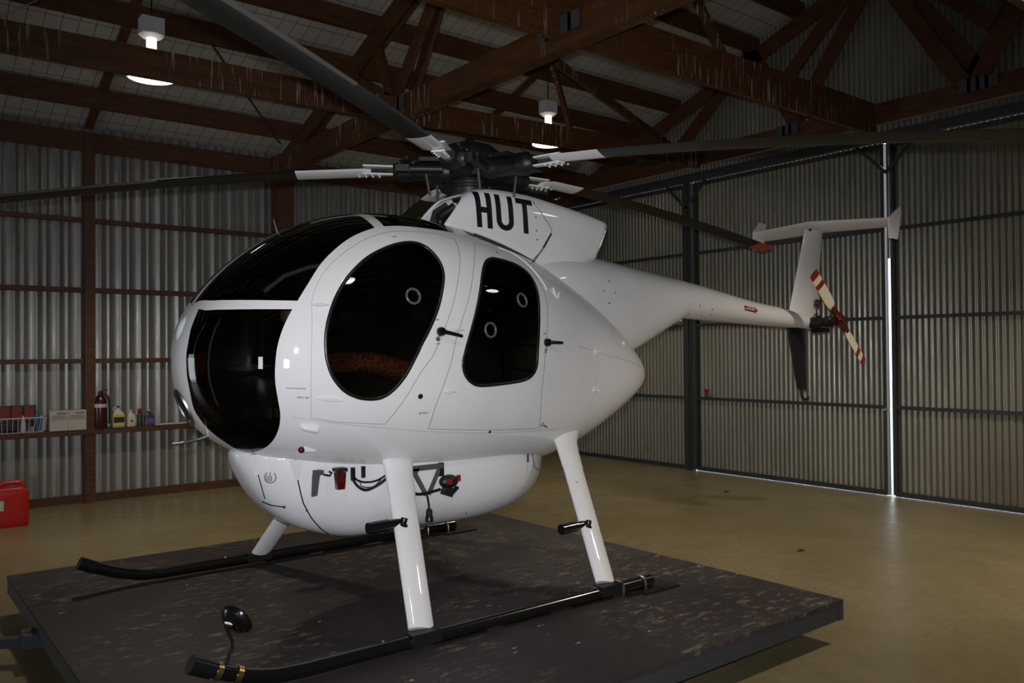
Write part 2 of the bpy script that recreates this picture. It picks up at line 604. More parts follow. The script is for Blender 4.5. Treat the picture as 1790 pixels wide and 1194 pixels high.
# ---- trusses
def truss(x, label, webs, gable=False):
    t = empty('truss_beam', (x, RIDGE, 4.6))
    struct(t, label, 'roof truss')
    zc = 4.735 if not gable else 4.98
    for off in ((-.045, .045) if not gable else (0,)):
        MB().beam((x + off, YN + .1, zc), (x + off, YW - .1, zc), .06 if not gable else .09, .27).build('bottom_chord', wood_drip if not gable else wood, t)
        for y0 in (YW - .15, YN + .15):
            MB().beam((x + off, y0, roof_z(y0) - .40), (x + off, RIDGE, roof_z(RIDGE) - .40), .05, .23).build('top_chord', wood, t)
    for (ya, za, yb, zb, off) in webs:
        MB().beam((x + off, ya, za), (x + off, yb, zb), .05, .20 if gable else .15).build('web', wood, t)
        # bolted plate
    for yb in sorted(set(round(w[0], 1) for w in webs)):
        MB().box((x - .10, yb, zc + .06), (.012, .14, .15)).build('gusset_plate', plate_m, t)
    return t


w1 = []
for s in (1, -1):
    c_ = RIDGE
    w1 += [(c_ + s * 3.05, 4.87, c_ + s * 4.25, 5.55, 0), (c_ + s * 3.05, 4.87, c_ + s * 3.5, 5.85, .0), (c_ + s * 2.85, 4.87, c_ + s * 1.55, 6.25, -.08), (c_ + s * 2.75, 4.87, c_ + s * 1.9, 6.1, .08),
           (c_ + s * .2, 4.87, c_ + s * 1.3, 6.4, 0), (c_ + s * .1, 4.87, c_ + s * .1, 6.9, 0)]
truss(1.29, 'timber roof truss crossing above the rotor hub, its chord streaked with droppings', w1)
truss(-4.2, 'timber roof truss over the photographer, out of frame', w1)
w2 = []
for s in (1, -1):
    c_ = RIDGE
    w2 += [(c_ + s * 3.45, 5.1, c_ + s * 1.95, 6.35, 0), (c_ + s * 3.6, 5.1, c_ + s * 4.6, 5.45, 0), (c_ + s * 1.3, 5.1, c_ + s * .05, 6.9, .03), (c_ + s * 1.4, 5.72, c_ + s * .35, 6.75, -.05), (c_ + s * 1.2, 5.1, c_ + s * 2.05, 6.5, 0)]
w2 += [(-.76, 5.1, .2, 6.7, -.05), (-.80, 5.1, -1.6, 6.4, .03)]
truss(6.78, 'timber gable truss with W shaped webs above the hangar doors', w2, True)

# ---- tie beams at chord level
for p0, p1, h_, lab in (((XE, 3.19, 4.60), (1.25, 3.19, 4.745), .28, 'timber tie beam at the upper left, in front of the nearer hanging lamp'), ((1.33, 3.19, 4.745), (6.7, 3.19, 4.935), .28, 'timber tie beam in front of the farther hanging lamp, running to the gable'),
                        ((XE, .33, 4.86), (6.7, .33, 4.90), .40, 'deep timber tie beam thick with pale droppings, running from upper centre to the gable'), ((XE, -2.6, 4.72), (6.7, -2.6, 4.72), .28, 'timber tie beam over the near side, out of frame')):
    p = MB().beam(p0, p1, .07, h_).build('tie_beam', wood_drip)
    struct(p, lab, 'beam')
for p0, p1, lab in (((2.6, 1.9, 5.22), (6.68, 3.68, 5.2), 'thin sloping brace from the roof to the gable truss, right of the far lamp'), ((3.708, .81, 5.9), (3.66, .36, 5.0), 'short brace standing on the streaked tie beam'), ((3.31, 2.79, 5.62), (4.05, 3.22, 4.86), 'short brace beside the far lamp')):
    p = MB().beam(p0, p1, .05, .1).build('brace_beam', wood_drip)
    struct(p, lab, 'brace')
for p0, p1, lab in (((-.48, 4.47, 5.55), (1.1, 6.19, 4.94), 'dark steel strap brace across the roof above the long rotor blade'), ((-2.9, 5.3, 5.26), (-2.0, 4.2, 5.66), 'dark steel strap brace at the top left of the roof')):
    p = MB().beam(p0, p1, .012, .05, (0, 1, .3)).build('strap_brace_beam', dark_steel)
    struct(p, lab, 'brace')

# ---- hangar doors
def hangar_door(num, y0, y1, label, x=6.95, zb=.009):
    d = empty('door_%d' % num, (x, (y0 + y1) / 2, 0))
    struct(d, label, 'door')
    mb = MB()
    sheet(mb, (x + .03, y1, 0), (0, -1, 0), (-1, 0, 0), y1 - y0, zb, lambda u: 4.62, 'wave')
    mb.build('sheet_panel', door_sheet, d, angle=60, fix=False)
    for yy in (y0 + .03, y1 - .03):
        MB().box((x - .01, yy, 2.325), (.07, .05, 4.60)).build('stile', dark_steel, d)
    for z, h in ((zb + .03, .06), (1.16, .045), (2.33, .045), (3.49, .045), (4.60, .06)):
        MB().box((x - .015, (y0 + y1) / 2, z), (.05, y1 - y0 - .06, h)).build('rail', dark_steel, d)
    return d


hangar_door(1, 3.65, 6.93, 'corrugated hangar door leaf at the far left, behind the tail boom root', zb=.001)
d2 = hangar_door(2, .312, 3.49, 'corrugated hangar door leaf behind the tail rotor, left of the bright gap')
d3 = hangar_door(3, -2.95, .248, 'corrugated hangar door leaf right of the bright gap')
hangar_door(4, -6.345, -2.955, 'corrugated hangar door leaf beyond the right edge of the frame')
MB().beam((6.90, .36, 1.13), (6.90, .28, 1.13), .02, .03).build('latch', steel, d2)
p = MB().box((6.90, 3.57, 2.33), (.10, .13, 4.66)).box((6.84, 3.56, 2.33), (.03, .05, 4.62)).build('door_post_column', dark_steel)
struct(p, 'dark steel post between the two left hangar door leaves', 'post')
p = MB().tube([(6.88, .235, 3.1), (6.88, .235, 4.62)], .032, 12).build('door_guide_column', steel)
struct(p, 'bright steel guide pipe at the top of the gap between the doors', 'post')
p = MB().box((6.86, (YW + YN) / 2, 4.68), (.10, YW - YN, .09)).box((6.80, (YW + YN) / 2, 4.74), (.02, YW - YN, .03)).build('door_track_beam', dark_steel)
struct(p, 'steel door track along the foot of the gable', 'track')
for yc, lab in ((3.57, 'steel diagonal braces at the top of the dark door post'), (.25, 'steel diagonal braces at the top of the bright door gap')):
    p = MB().beam((6.84, yc, 4.22), (6.84, yc + .40, 4.62), .03, .04).beam((6.84, yc, 4.22), (6.84, yc - .40, 4.62), .03, .04).build('door_brace_beam', dark_steel)
    struct(p, lab, 'brace')
p = MB().box((6.88, 3.23, 1.235), (.02, .03, .10)).box((6.88, 3.23, 1.29), (.04, .06, .04)).build('red_door_pin', red_paint)
tag(p, 'small red pin standing on the door rail right of the dark post', 'pin')

# ================================================================== HIGH-BAY LAMPS
housing_m = mat('lamp_housing', (0.5, 0.49, 0.5), 0.5)
lens_m = mat('lit_lamp_lens', (0.9, 0.9, 0.9), 0.4, emit=((1.0, 0.95, 0.93), LAMP_LENS))
glow_m = mat('lit_lamp_socket', (0.9, 0.85, 0.75), 0.4, emit=((1.0, 0.86, 0.62), 1.6))
shade_m = mat('lamp_reflector', (0.22, 0.22, 0.22), 0.4, metal=0.7)


def lamp(loc, label, watt=1.0):
    x, y, z = loc          # z is the lens height
    t = empty('high_bay_lamp', (x, y, z), label, 'lamp', 'high bay lamps')
    MB().lathe([(.0, 0), (.225, 0), (.225, .006), (.0, .006)], loc, seg=32).build('lens', lens_m, t)
    MB().lathe([(.235, -.005), (.238, .02), (.20, .10), (.13, .22), (.075, .27), (.07, .265), (.125, .215), (.19, .10), (.228, .02)], loc, seg=32, cap=False).build('reflector', shade_m, t)
    MB().lathe([(.05, .262), (.05, .42), (.0, .42)], loc, seg=12).build('socket', glow_m, t)
    MB().box((x, y, z + .52), (.22, .15, .17)).lathe([(.125, .43), (.085, .40)], loc, seg=8).build('ballast_housing', housing_m, t)
    sp = bpy.data.lights.new('high_bay_light', 'SPOT')
    sp.energy = LAMP_W * watt
    sp.color = (1.0, 0.87, 0.70)
    sp.spot_size = math.radians(122)
    sp.spot_blend = 0.5
    sp.shadow_soft_size = 0.2
    so_ = bpy.data.objects.new('high_bay_light', sp)
    COL.objects.link(so_)
    so_.location = (x, y, z - .03)
    MB().tube([(x, y, z + .60), (x, y, roof_z(y) - .10)], .008, 8).build('hanger', black_satin, t)
    return t


lamp((-1.30, 3.75, 4.76), 'lit high bay lamp hanging at the top left, behind the tie beam')
lamp((4.07, 3.75, 4.885), 'lit high bay lamp hanging right of the rotor hub, farther lamp of two')
lamp((-1.30, -3.2, 4.80), 'lit high bay lamp over the near side, seen only as a reflection', .15)
lamp((4.07, -3.2, 4.85), 'lit high bay lamp over the near right side, behind the photographer', 2.3)

# ================================================================== LANDING PLATFORM
X0, X1, Y0, Y1, ZP = -2.7826, 1.4166, -2.2054, 2.0839, 0.2792
pf = empty('landing_platform', (-.68, -.06, 0), 'dark plywood topped landing trolley under the helicopter', 'platform')
mb = MB()
nx, ny = 2, 4
for i in range(nx):
    for j in range(ny):
        a0, a1 = X0 + (X1 - X0) * i / nx, X0 + (X1 - X0) * (i + 1) / nx
        b0, b1 = Y0 + (Y1 - Y0) * j / ny, Y0 + (Y1 - Y0) * (j + 1) / ny
        mb.box(((a0 + a1) / 2, (b0 + b1) / 2, ZP - .011), (a1 - a0 - .003, b1 - b0 - .003, .022))
mb.build('deck', deck_m, pf, smooth=False)
for c_, sz in (((X0 + .03, (Y0 + Y1) / 2, .203), (.05, Y1 - Y0, .105)), ((X1 - .03, (Y0 + Y1) / 2, .203), (.05, Y1 - Y0, .105)), (((X0 + X1) / 2, Y0 + .03, .203), (X1 - X0 - .12, .05, .105)), (((X0 + X1) / 2, Y1 - .03, .203), (X1 - X0 - .12, .05, .105))):
    MB().box(c_, sz).build('side_rail', deck_side, pf, smooth=False)
for x in (-2.2, .8):
    for y in (-1.6, 1.5):
        w = MB().lathe([(.0, -.03), (.066, -.03), (.078, -.015), (.078, .015), (.066, .03), (.0, .03)], (x, y, .078), (0, 1, 0), 20).build('wheel', rubber, pf)
        MB().box((x, y + .05, .14), (.06, .012, .14)).box((x, y - .05, .14), (.06, .012, .14)).box((x, y, .20), (.09, .112, .012)).build('fork', dark_steel, w)
tb = MB().beam((X0 + .02, .82, .13), (-3.9, 1.55, .10), .06, .06).box((X0 - .02, .82, .15), (.10, .16, .09)).build('tow_bar', mat('blue_grey_paint', (.04, .045, .06), .5), pf, smooth=False)
MB().lathe([(.0, .0), (.022, 0), (.022, .02), (.0, .02)], (X0 - .03, .82, .195), (0, 0, 1), 8).build('bolt', dark_steel, tb)

# ================================================================== THE HELICOPTER
NK = 7
QB = [-2.1762, 4.0019, 2.3521, 2.3388, 0.9319, 1.0392, 1.0279, 0.9227, 0.7568, 0.4829, 0.248, 1.424, 1.0759, 0.9358, 0.8636, 0.8014, 0.5453, 0.3483, 1.0, 0.9999, 0.8828, 0.7335, 0.5818, 0.6068, 0.6343, 1.9017, 1.9046, 1.9498, 1.901, 1.8323, 1.7506, 1.6776]
QT = [-1.843, 2.4636, 2.2, 2.7345, 0.15, 0.15, 0.15, 0.15, 0.15, 0.15, 0.15, 0.2227, 0.5807, 0.6084, 0.5243, 0.5635, 0.6594, 0.7518, 0.5381, 0.4923, 0.437, 0.4772, 0.5174, 0.5426, 0.5649, 1.3031, 1.2765, 1.2498, 1.2232, 1.1965, 1.1699, 1.1432]


def spl(k, t):
    k = np.asarray(k, float)
    n = len(k) - 1
    s = np.clip(t, 0, 1) * n
    i = np.minimum(s.astype(int), n - 1)
    f_ = s - i
    kk = np.concatenate([[2 * k[0] - k[1]], k, [2 * k[-1] - k[-2]]])
    a, b, c_, d = kk[i], kk[i + 1], kk[i + 2], kk[i + 3]
    return .5 * ((2 * b) + (c_ - a) * f_ + (2 * a - 5 * b + 4 * c_ - d) * f_ * f_ + (3 * b - a - 3 * c_ + d) * f_ ** 3)


def sec(q, t):
    s = np.sin(PI * t)
    X = q[0] + q[1] * .5 * (1 - np.cos(PI * t))
    return X, spl(q[4:11], t) * s, spl(q[11:18], t) * s, spl(q[18:25], t) * s, spl(q[25:32], t)


def surf(q, t, v):
    t, v = np.broadcast_arrays(np.asarray(t, float), np.asarray(v, float))
    X, hu, hl, w, zc = sec(q, t)
    c_, sn = np.cos(v), np.sin(v)
    n = np.where(sn > 0, q[2], q[3])
    y = -w * np.sign(c_) * np.abs(c_) ** (2 / n)
    z = zc + np.where(sn > 0, hu, hl) * np.sign(sn) * np.abs(sn) ** (2 / n)
    return np.stack([X, y, z], -1)


def snorm(q, t, v):
    P = surf(q, t, v)
    t = np.clip(np.asarray(t, float), 2e-3, 1 - 2e-3)
    t, v = np.broadcast_arrays(t, np.asarray(v, float))

    def F(tt):
        X, hu, hl, w, zc = sec(q, tt)
        upm = P[..., 2] >= zc
        n = np.where(upm, q[2], q[3])
        h = np.where(upm, hu, hl)
        w = np.maximum(w, 1e-5)
        h = np.maximum(h, 1e-5)
        a = np.abs(P[..., 1]) / w
        b = np.abs(P[..., 2] - zc) / h
        return a ** n + b ** n, n * a ** (n - 1) / w * np.sign(P[..., 1]), n * b ** (n - 1) / h * np.sign(P[..., 2] - zc), X
    e = 5e-4
    f0, _, _, xa = F(t - e)
    f1, _, _, xb = F(t + e)
    _, fy, fz, _ = F(t)
    N = np.stack([(f1 - f0) / (xb - xa), fy, fz], -1)
    return N / (np.linalg.norm(N, axis=-1, keepdims=True) + 1e-12)


def S1(t, v, off=0.0, q=QB):
    p = surf(q, np.array([t]), np.array([v]))[0]
    n = snorm(q, np.array([t]), np.array([v]))[0]
    return Vector(p + n * off), Vector(n)


OUT = {
    'pane_upper': ([(0.1010, 1.525), (0.1370, 1.530), (0.1710, 1.535), (0.1990, 1.535), (0.2270, 1.535), (0.2490, 1.535), (0.2710, 1.535), (0.2930, 1.535), (0.3130, 1.535), (0.3330, 1.535), (0.3490, 1.535), (0.3490, 1.091), (0.3499, 0.964), (0.3186, 0.880), (0.2937, 0.783), (0.2700, 0.662), (0.2490, 0.505), (0.2334, 0.382), (0.1987, 0.483), (0.1664, 0.622), (0.1345, 0.850)], (0, 10, 12, 17)),
    'pane_lower': ([(0.1001, 1.160), (0.1411, 0.655), (0.1862, 0.442), (0.2259, 0.322), (0.2144, 0.206), (0.2058, 0.076), (0.2019, -0.044), (0.2023, -0.194), (0.2080, -0.367), (0.2139, -0.517), (0.2164, -0.680), (0.2155, -0.865), (0.2112, -1.048), (0.2042, -1.232), (0.1959, -1.356), (0.1815, -1.371), (0.1578, -1.324), (0.1300, -1.281), (0.1068, -1.219), (0.0863, -1.123), (0.0713, -0.896), (0.0549, -0.513), (0.0490, -0.119), (0.0519, 0.279), (0.0705, 0.846)], (0, 3)),
    'front_window': ([(0.3814, 0.761), (0.3607, 0.728), (0.3318, 0.645), (0.3123, 0.562), (0.2932, 0.451), (0.2777, 0.316), (0.2677, 0.172), (0.2640, 0.054), (0.2654, -0.043), (0.2727, -0.159), (0.2864, -0.261), (0.3031, -0.317), (0.3191, -0.331), (0.3323, -0.315), (0.3448, -0.256), (0.3573, -0.158), (0.3706, -0.028), (0.3849, 0.076), (0.3986, 0.215), (0.4090, 0.379), (0.4132, 0.488), (0.4121, 0.587), (0.4048, 0.693), (0.3954, 0.748)], ()),
    'rear_window': ([(0.4921, 0.742), (0.5060, 0.764), (0.5327, 0.773), (0.5487, 0.716), (0.5548, 0.596), (0.5545, 0.459), (0.5498, 0.289), (0.5433, 0.047), (0.5401, -0.057), (0.5317, -0.119), (0.5170, -0.153), (0.4890, -0.177), (0.4561, -0.197), (0.4424, -0.179), (0.4333, -0.132), (0.4295, -0.072), (0.4306, -0.027), (0.4373, 0.054), (0.4451, 0.160), (0.4571, 0.346), (0.4693, 0.550), (0.4800, 0.674)], ()),
    'front_door': ([(0.2504, 0.349), (0.2604, 0.487), (0.2766, 0.608), (0.3006, 0.715), (0.3369, 0.838), (0.3714, 0.902), (0.3926, 0.908), (0.4240, 0.922), (0.4490, 0.891), (0.4445, 0.692), (0.4313, 0.441), (0.4171, 0.225), (0.3989, 0.030), (0.3757, -0.137), (0.3599, -0.322), (0.3417, -0.545), (0.3196, -0.548), (0.2855, -0.546), (0.2523, -0.524), (0.2471, -0.255), (0.2463, -0.011), (0.2478, 0.156)], (8, 15, 18)),
    'rear_door': ([(0.4782, 0.921), (0.5141, 0.946), (0.5440, 0.936), (0.5608, 0.747), (0.5700, 0.550), (0.5680, 0.349), (0.5606, 0.124), (0.5556, -0.028), (0.5526, -0.264), (0.5608, -0.598), (0.5180, -0.585), (0.4615, -0.570), (0.3954, -0.568), (0.3984, -0.358), (0.4091, -0.134), (0.4187, 0.027), (0.4270, 0.134), (0.4425, 0.333), (0.4588, 0.598)], (0, 9, 12)),
    'skylight': ([(0.3630, 1.535), (0.3623, 0.979), (0.3837, 0.988), (0.4208, 0.990), (0.4573, 1.014), (0.4630, 1.200), (0.4630, 1.535)], (0, 1, 4, 6)),
    'grille': ([(0.4816, 1.083), (0.5203, 1.033), (0.5550, 1.073), (0.5831, 1.134), (0.6010, 1.195), (0.5967, 1.440), (0.4816, 1.423)], (0, 4, 5, 6)),
}
SX, SY = 5.0, 0.85          # scale of the unrolled skin for triangulation


def to2(p):
    return np.array([p[0] * SX, p[1] * SY])


def inside(P, poly):
    x, y = P[:, 0], P[:, 1]
    c_ = np.zeros(len(P), bool)
    n = len(poly)
    for i in range(n):
        x0, y0 = poly[i]
        x1, y1 = poly[(i + 1) % n]
        m = ((y0 > y) != (y1 > y)) & (x < (x1 - x0) * (y - y0) / (y1 - y0 + 1e-15) + x0)
        c_ ^= m
    return c_


def offset_poly(poly, d):
    P = np.array(poly)
    T = np.roll(P, -1, 0) - np.roll(P, 1, 0)
    T /= np.linalg.norm(T, axis=1, keepdims=True) + 1e-12
    area = 0.5 * np.sum(P[:, 0] * np.roll(P[:, 1], -1) - np.roll(P[:, 0], -1) * P[:, 1])
    N = np.stack([-T[:, 1], T[:, 0]], 1) * (1 if area > 0 else -1)
    return P + N * d


def v_at(t, z):
    X, hu, hl, w, zc = [float(a[0]) for a in sec(QB, np.array([t]))]
    r_ = (z - zc) / (hu if z >= zc else hl)
    return math.copysign(math.asin(min(abs(r_), .9999) ** ((QB[2] if z >= zc else QB[3]) / 2)), r_)


zu = lambda t: float(surf(QB, np.array([0.2334]), np.array([0.382]))[0][2]) + (0.2334 - t) * .10
zl = lambda t: float(surf(QB, np.array([0.2259]), np.array([0.322]))[0][2]) + (0.2259 - t) * .02
pu, pc_ = OUT['pane_upper']
OUT['pane_upper'] = (pu[:18] + [(t, v_at(t, zu(t))) for t in (.213, .19, .165, .142, .122, .110, .1035)], pc_)
pu, pc_ = OUT['pane_lower']
OUT['pane_lower'] = ([pu[0]] + [(t, v_at(t, zl(t))) for t in (.108, .12, .14, .163, .188, .212)] + pu[3:], (0, 7))
polys = {k_: np.array([to2(p) for p in outline(a, b)]) for k_, (a, b) in OUT.items()}
for dname in ('front_door', 'rear_door'):
    polys[dname + '_in'] = offset_poly(polys[dname], 0.0032)
NTg, NVg = 150, 56
gt = np.concatenate([[.0007, .0022], np.linspace(.004, .9965, NTg - 2)])
gv = np.linspace(-PI / 2, PI / 2, NVg)
GP = np.array([to2((a, b)) for a in gt for b in gv])
keep = np.ones(len(GP), bool)
for pl in polys.values():
    for a in pl:
        keep &= np.hypot(GP[:, 0] - a[0], GP[:, 1] - a[1]) > 0.011
GP = GP[keep]
verts2 = [tuple(p) for p in GP]
edges2 = []
for pl in polys.values():
    o_ = len(verts2)
    verts2 += [tuple(p) for p in pl]
    edges2 += [(o_ + i, o_ + (i + 1) % len(pl)) for i in range(len(pl))]
cv, ce, cf, *_r = delaunay_2d_cdt([Vector(p) for p in verts2], edges2, [], 0, 1e-6)
cv = np.array([(p[0], p[1]) for p in cv])
cf = np.array([f_ for f_ in cf if len(f_) == 3])
cen = cv[cf].mean(1)
ins = {k_: inside(cen, pl) for k_, pl in polys.items()}
region = np.array(['fuselage_shell'] * len(cf), dtype=object)
for d_ in ('front_door', 'rear_door'):
    region[ins[d_]] = 'gap_' + d_
    region[ins[d_ + '_in']] = d_
for d_ in ('front_window', 'rear_window', 'pane_upper', 'pane_lower', 'skylight', 'grille'):
    region[ins[d_]] = d_
T_, V_ = cv[:, 0] / SX, np.clip(cv[:, 1] / SY, -PI / 2, PI / 2)
PP = surf(QB, T_, V_)
NN = snorm(QB, T_, V_)
NN[np.abs(cv[:, 1] / SY) > PI / 2 - 1e-4, 1] = 0


def skin(name, regs, m, parent, side=1, off=0.0, flip=False):
    """a patch of the fuselage skin; side 1 = port, -1 = starboard, 0 = both"""
    sel = np.isin(region, regs)
    F = cf[sel]
    idx = np.unique(F)
    mp = -np.ones(len(cv), int)
    mp[idx] = np.arange(len(idx))
    F = mp[F]
    V, N = PP[idx] + NN[idx] * off, NN[idx]
    Vs, Ns, Fs = [], [], []
    for sd in ((1, -1) if side == 0 else (side,)):
        a = V * np.array([1, sd, 1])
        n_ = N * np.array([1, sd, 1])
        ff = F.copy()
        fn = np.cross(a[ff[:, 1]] - a[ff[:, 0]], a[ff[:, 2]] - a[ff[:, 0]])
        bad = (fn * n_[ff].mean(1)).sum(1) < 0
        ff[bad] = ff[bad][:, ::-1]
        Fs.append(ff + sum(len(x) for x in Vs))
        Vs.append(a)
        Ns.append(n_)
    a, n_, ff = np.concatenate(Vs), np.concatenate(Ns), np.concatenate(Fs)
    if flip:
        ff = ff[:, ::-1]
        n_ = -n_
    me = bpy.data.meshes.new(name)
    me.from_pydata(a.tolist(), [], ff.tolist())
    me.materials.append(m)
    me.polygons.foreach_set('use_smooth', [True] * len(me.polygons))
    me.normals_split_custom_set_from_vertices(n_.tolist())
    o = bpy.data.objects.new(name, me)
    COL.objects.link(o)
    o.parent = parent
    o.matrix_parent_inverse = abs_matrix(parent).inverted()
    return o


HELI = empty('helicopter', (-.5, 0, ZP), 'white five bladed helicopter with black registration letters, parked on the dark trolley', 'helicopter')
shell = skin('fuselage_shell', ['fuselage_shell'], white, HELI, 0)
skin('cabin_lining', ['fuselage_shell', 'front_door', 'rear_door', 'gap_front_door', 'gap_rear_door'], interior, HELI, 0, -.016, True)
gr = skin('engine_air_grille', ['grille'], black_satin, HELI, 0)


def sweep_on_skin(mb, pl2, half_w, thick, side=1, closed=True, base=0.0, q=QB):
    """a low half-round bead following an outline (2d unrolled coords) on the skin"""
    t = pl2[:, 0] / SX
    v = np.clip(pl2[:, 1] / SY, -PI / 2, PI / 2)
    P = surf(q, t, v) * np.array([1, side, 1])
    N = snorm(q, t, v) * np.array([1, side, 1])
    n = len(P)
    if closed:
        T = np.roll(P, -1, 0) - np.roll(P, 1, 0)
    else:
        T = np.gradient(P, axis=0)
    T /= np.linalg.norm(T, axis=1, keepdims=True) + 1e-12
    B = np.cross(T, N)
    rings = []
    for i in range(n):
        rings.append([P[i] + B[i] * half_w * math.cos(a) + N[i] * (base + thick * math.sin(a)) for a in np.linspace(-.35, PI + .35, 8)])
    if closed:
        rings.append(rings[0])
    mb.loft(rings, True, not closed, not closed)
    return mb


def path2(pts, n=6):
    return np.array([to2(p) for p in catmull(pts, n)])


for side, nm in ((1, 'port'), (-1, 'starboard')):
    up_ = skin('windscreen', ['pane_upper'], tint, HELI, side)
    lo_ = skin('chin_window', ['pane_lower'], tint, HELI, side)
    sk_ = skin('skylight', ['skylight'], tint_dark, HELI, side)
    for dname, wname in (('front_door', 'front_window'), ('rear_door', 'rear_window')):
        d_ = skin('cabin_door', [dname], white, HELI, side)
        skin('door_seal', ['gap_' + dname], seam_mat, d_, side, -.003)
        skin('door_window', [wname], tint if dname == 'front_door' else tint_dark, d_, side)
        sweep_on_skin(MB(), polys[wname], .011, .007, side).build('window_gasket', rubber, d_)
        # snap vents
        for (t_, v_) in ([(0.3698, 0.294)] if dname == 'front_door' else [(0.4678, 0.119), (0.5223, 0.379)]):
            P_, N_ = S1(t_, v_)
            P_.y *= side
            N_.y *= side
            MB().torus(P_ + N_ * .004, N_, .047, .008, .008).torus(P_ - N_ * .006, N_, .036, .004, .004).build('vent_ring', vent_rim, d_)
        # handle
        t_, v_ = (0.4006, 0.083) if dname == 'front_door' else (0.5591, 0.087)
        P_, N_ = S1(t_, v_)
        P_.y *= side
        N_.y *= side
        dr = Vector((1, 0, -.22 if dname == 'front_door' else -.02))
        dr = (dr - N_ * dr.dot(N_)).normalized()
        h_ = MB().lathe([(.0, 0), (.030, 0), (.030, .018), (.024, .030), (0, .032)], P_, N_, 20)
        h_.tube([P_ + N_ * .022, P_ + N_ * .034 + dr * .05, P_ + N_ * .040 + dr * .085, P_ + N_ * .040 + dr * .14, P_ + N_ * .038 + dr * .148], [.016, .013, .013, .011, .004], 12)
        dn = dr.cross(N_).normalized()
        if dn.z > 0: dn = -dn
        h_.build('door_handle', black_gloss, d_)
        MB().tube([P_ + dn * .034 - dr * .012 + N_ * .004, P_ + dn * .052 - dr * .014 + N_ * .004], .009, 10).lathe([(.0, 0), (.014, 0), (.014, .006), (0, .006)], P_ + dn * .05 - dr * .014, N_, 14).build('door_lock', steel, d_)
        # hinge fairings
        for (t_, v_) in ([(0.2595, 0.298), (0.2722, -0.343)] if dname == 'front_door' else [(0.4229, 0.100), (0.4132, -0.252)]):
            P_, N_ = S1(t_, v_)
            P_.y *= side
            N_.y *= side
            ax = Vector((1, 0, -.05))
            ax = (ax - N_ * ax.dot(N_)).normalized()
            L_ = .11 if v_ > -.3 else .17
            rings = []
            for k_ in range(9):
                u_ = k_ / 8
                r_ = .013 * math.sin(PI * min(max(u_, .02), .98)) ** .8 + .0012
                c_ = P_ + ax * (u_ - .5) * L_
                bz = ax.cross(N_).normalized()
                rings.append([c_ + bz * r_ * math.cos(a) * .7 + N_ * r_ * 1.5 * math.sin(a) for a in np.linspace(0, PI, 8)])
            MB().loft(rings).build('hinge_fairing', white, d_)
    # raised door-frame bead over the doors
    sweep_on_skin(MB(), path2([(0.5203, 0.997), (0.5439, 0.984), (0.5609, 0.867), (0.5738, 0.677), (0.5768, 0.582)]), .008, .007, side, False).build('drip_bead', white, HELI)
    # panel seams
    sm = MB()
    for pth in ([(0.6714, 0.401), (0.6725, 0.096), (0.6689, -0.253), (0.6586, -0.604), (0.6463, -0.853)], [(0.6273, 0.109), (0.6585, 0.100), (0.6998, 0.086), (0.7816, 0.103), (0.8326, 0.095)],
                [(0.2279, -0.531), (0.2524, -0.543), (0.3180, -0.572), (0.3898, -0.591), (0.4622, -0.597), (0.5605, -0.625), (0.5967, -0.641)], [(0.2919, -1.170), (0.3523, -1.113), (0.4336, -1.073), (0.5153, -1.054)]):
        sweep_on_skin(sm, path2(pth), .0018, .0012, side, False)
    sm.build('panel_seam', seam_mat, HELI)
    # rivet rows on the belly
    rv = MB()
    for t0 in (.405, .428, .452, .477, .503):
        for j in range(14):
            P_, N_ = S1(t0 - .0012 * j * 2, -.66 - .045 * j)
            P_.y *= side
            N_.y *= side
            rv.lathe([(.0030, 0), (.0022, .0012), (0, .0016)], P_, N_, 6)
    tag(rv.build('belly_rivets', white, HELI), kind='stuff')

# cowl latches, pins and dots on the port side
for (t_, v_) in ((0.6714, 0.096), (0.6688, -0.254)):
    P_, N_ = S1(t_, v_)
    MB().lathe([(.0, 0), (.03, 0), (.028, .006), (0, .007)], P_, N_, 20).beam(P_ - Vector((.045, 0, 0)) + N_ * .006, P_ + Vector((.045, 0, 0)) + N_ * .006, .014, .012).build('cowl_latch', white, HELI)
P_, N_ = S1(0.5921, 0.574)
MB().beam(P_ + Vector((-.02, -.003, .05)), P_ + Vector((.02, -.003, -.05)), .012, .012).beam(P_ + Vector((.02, -.004, -.045)), P_ + Vector((.045, 0, .02)), .010, .010).build('fuel_cap_clip', white, HELI)
for (t_, v_), r_ in (((0.3781, -0.296), .017), ((0.4797, -0.591), .011)):
    P_, N_ = S1(t_, v_)
    MB().lathe([(0, 0), (r_, 0), (r_ * .95, .003), (0, .0035)], P_, N_, 20).build('drain_grommet', rubber, HELI)
P_, N_ = S1(0.5645, -0.557)
MB().lathe([(0, 0), (.016, 0), (.014, .006), (0, .007)], P_, N_, 14).tube([P_ + N_ * .006, P_ + N_ * .012 + Vector((.035, 0, -.018))], .006, 8).build('door_pin', steel, HELI)
P_, N_ = S1(0.7598, 0.435)
MB().lathe([(0, 0), (.022, 0), (.018, .014), (0, .018)], P_, N_, 14).build('cowl_stud', white, HELI)
